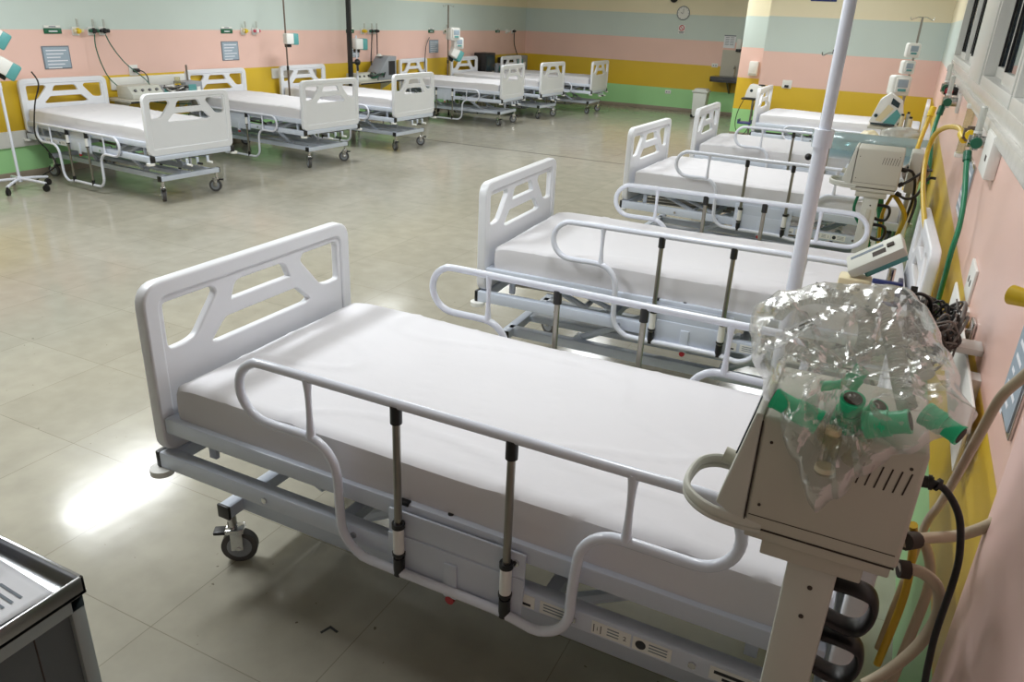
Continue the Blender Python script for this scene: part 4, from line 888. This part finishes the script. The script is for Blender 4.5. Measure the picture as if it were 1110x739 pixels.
mb('white').box((-.05, -.09, -.10), (.05, 0, .10), .015).build('dispenser_body', sd); mb('black').box((-.05, -.08, -.155), (.05, 0, -.10), .008).build('dispenser_base', sd)
sk = thing('sink_counter', (-3.40, YF - .003, 0), 'dark granite sink counter with beige splashback on the far wall', 'sink counter')
mb('beige').box((-.27, -.02, .80), (.30, 0, 1.32)).build('splashback', sk)
mb('granite').box((-.36, -.50, .765), (.40, 0, .805), .004).box((-.36, -.50, .70), (.40, -.47, .77), .004).box((-.36, -.5, .70), (-.33, 0, .77), .004).build('counter_top', sk)
mb('brown').prism([(-.02, .70), (-.42, .70), (-.02, .45)], -.03, .0, axis='x').build('bracket', sk)
mb('chrome').tube([(.05, -.08, .80), (.05, -.08, .98), (.05, -.14, 1.02), (.05, -.2, .97)], .012, n=10).build('tap', sk)
for x, z, lb in ((-4.75, .385, 'white socket on the green stripe of the far wall'), (-3.80, 1.0, 'white socket left of the sink on the pink far wall')):
    ws = thing('wall_socket', (x, YF, z), lb, 'socket', 'white wall sockets')
    mb('white').box((-.065, -.012, -.04), (.065, 0, .04), .003).build('socket_plate', ws); mb('ink').cyl((-.025, -.014, 0), (-.025, -.011, 0), .014, n=10).cyl((.025, -.014, 0), (.025, -.011, 0), .014, n=10).build('socket_hole', ws)
bn = thing('pedal_bin', (-3.82, 16.62, 0), 'white pedal waste bin standing by the far wall', 'waste bin')
b = mb('bin').prism([(-.12, .02), (.12, .02), (.145, .50), (-.145, .50)], -.13, .13, bev=.01); b.build('bin_body', bn)
mb('bin').box((-.165, -.16, .50), (.165, .16, .535), .01).prism([(-.15, .53), (.15, .53), (.11, .575), (-.11, .575)], -.14, .14, bev=.008).build('lid', bn)
mb('black').box((-.05, -.18, .015), (.05, -.12, .035), .004).cyl((-.12, -.13, .03), (-.12, .13, .03), .03, n=12).build('pedal', bn)
pd = thing('towel_dispenser', (-2.455, YP, 1.15), 'pale paper towel dispenser at the right edge of the striped pillar', 'dispenser')
mb('white').box((-.06, -.10, -.12), (.09, 0, .11), .012).build('dispenser_body', pd); mb('beige').box((-.045, -.104, -.115), (.075, -.098, -.08)).build('dispenser_slot', pd)
ws = thing('wall_socket', (-1.675, YB, 1.02), 'white socket with a dark plug above the farthest window wall bed', 'socket', 'white wall sockets')
mb('white').box((-.07, -.012, -.06), (.07, 0, .06), .004).build('socket_plate', ws); mb('black').box((-.03, -.05, -.045), (.03, -.012, -.01), .006).build('plug', ws)
bl = thing('blue_sign', (-1.37, YB, 2.34), 'navy blue sign with small yellow marks high on the cream wall', 'sign')
mb('navy').box((-.18, -.012, -.15), (.18, 0, .15), .004).build('sign_plate', bl); mb('yfit').cyl((-.02, -.014, -.115), (-.02, -.011, -.115), .014, n=10).cyl((.09, -.014, -.115), (.09, -.011, -.115), .014, n=10).build('sign_mark', bl)
ms = thing('monitor_stand', (-2.09, 12.42, 0), 'white monitor on a wheeled stand with blue basket by the striped pillar', 'monitor stand')
mb('steel').cyl((.03, 0, .08), (.03, 0, .80), .016, n=12).build('pole', ms)
mb('black').box((-.13, -.12, .795), (.10, .12, .82), .006).build('tray', ms)
mb('white').prism([(-.09, .825), (.10, .825), (.13, 1.0), (-.03, 1.02), (-.07, .93)], -.10, .10, bev=.012).build('monitor_casing', ms)
mb('screen').cyl((.0, -.104, .93), (.0, -.098, .93), .022, n=14).m('black').box((.08, -.03, 1.0), (.17, .03, 1.02), .004).build('dial', ms)
mb('blue').box((-.14, -.10, .44), (.06, .10, .465), .004).box((-.14, -.10, .465), (-.13, .10, .50)).box((.05, -.10, .465), (.06, .10, .50)).build('basket', ms)
mb('beige').box((-.17, -.02, .05), (.20, .02, .08), .006).box((-.0, -.2, .05), (.04, .2, .08), .006).build('stand_base', ms)
for px, py in ((-.15, 0), (.18, 0), (.02, -.18), (.02, .18)): mb('black').cyl((px - .012, py, .028), (px + .012, py, .028), .028, n=12).build('caster', ms)
mb('black').tube([(-.10, -.05, .79), (-.15, -.05, .66), (-.18, -.04, .5), (-.16, -.04, .36), (-.10, -.04, .28), (-.02, -.04, .3), (.04, -.03, .42)], .006, n=6).m('black').tube([(.08, -.05, .79), (.05, -.05, .68), (.06, -.05, .56)], .006, n=6).build('cable', ms)

# ------------------------------------------------------------------ steel-topped cart in the near left corner
ct = thing('steel_cart', (-1.157, .661, 0), 'grey cabinet cart with steel tray top in the near left corner', 'cart')
mb('tray').box((-.75, -.48, .835), (0, 0, .842)).box((-.75, -.006, .835), (0, 0, .872), .001).box((-.006, -.48, .835), (0, 0, .872), .001).box((-.75, -.48, .835), (0, -.474, .872), .001).box((-.75, -.48, .835), (-.744, 0, .872), .001).build('tray_top', ct)
cf = mb('graycab')
for x in (-.745, -.032):
    for y in (-.475, -.032): cf.box((x, y, .08), (x + .027, y + .027, .835), .003)
for z0, z1 in ((.805, .835), (.08, .12)):
    cf.box((-.745, -.475, z0), (-.005, -.45, z1), .002).box((-.745, -.03, z0), (-.005, -.005, z1), .002).box((-.745, -.475, z0), (-.72, -.005, z1), .002).box((-.03, -.475, z0), (-.005, -.005, z1), .002)
cf.build('cabinet_frame', ct)
mb('dgray').box((-.735, -.465, .10), (-.015, -.015, .80)).m('line').box((-.016, -.10, .12), (-.0135, -.098, .80)).build('side_panel', ct)
for x in (-.70, -.05):
    for y in (-.43, -.05): mb('black').cyl((x - .012, y, .04), (x + .012, y, .04), .04, n=16).m('chrome').cyl((x, y, .05), (x, y, .09), .01, n=8).build('caster', ct)
def paper(pos, w_, h_, rz, label, curl=0, lines=True):
    t = thing('printed_sheet', pos, label, 'paper', 'papers on the steel cart', rz)
    g = bmesh.new(); n1, n2 = 16, 12; V = []
    def zf(u, v): return .0005 + curl * max(0, u - .35) ** 2 * (1 + .5 * v)
    for i in range(n1 + 1): V.append([g.verts.new((w_ * i / n1, h_ * j / n2, zf(i / n1, j / n2))) for j in range(n2 + 1)])
    for i in range(n1):
        for j in range(n2): g.faces.new((V[i][j], V[i + 1][j], V[i + 1][j + 1], V[i][j + 1]))
    o = MB().m('paper'); o._add(g); so_ = o.build('sheet', t); md = so_.modifiers.new('s', 'SOLIDIFY'); md.thickness = .0008; md.offset = -1
    l = mb('ink')
    for k in range(9):
        v0 = .10 + k * .085
        gg = bmesh.new(); prev = None
        for i in range(2, n1 - 1):
            u_ = i / n1; z = zf(u_, v0) + .0012
            a = gg.verts.new((w_ * u_, h_ * v0, z)); b = gg.verts.new((w_ * u_, h_ * (v0 + .028), z))
            if prev and (i + k) % 6: gg.faces.new((prev[0], a, b, prev[1]))
            prev = (a, b)
        l._add(gg)
    l.build('print', t)
    return t
paper((-1.475, .455, .8435), .27, .185, R(-3), 'flat printed sheet with a big table nearest the tray corner')
paper((-1.60, .42, .8465), .235, .19, R(10), 'printed sheet lying crooked on top, its edge curling up', curl=.12)
# tape mark on the floor
tag(mb('black').prism([(-1.3325, 1.4585), (-1.3285, 1.451), (-1.298, 1.463), (-1.272, 1.474), (-1.276, 1.481), (-1.306, 1.4775)][:0] or [(-1.318, 1.440), (-1.310, 1.437), (-1.300, 1.468), (-1.270, 1.462), (-1.268, 1.470), (-1.306, 1.478)], 0, .0012, axis='z').build('tape_mark'), 'small black corner mark of tape on the floor by the foreground bed', 'tape mark')
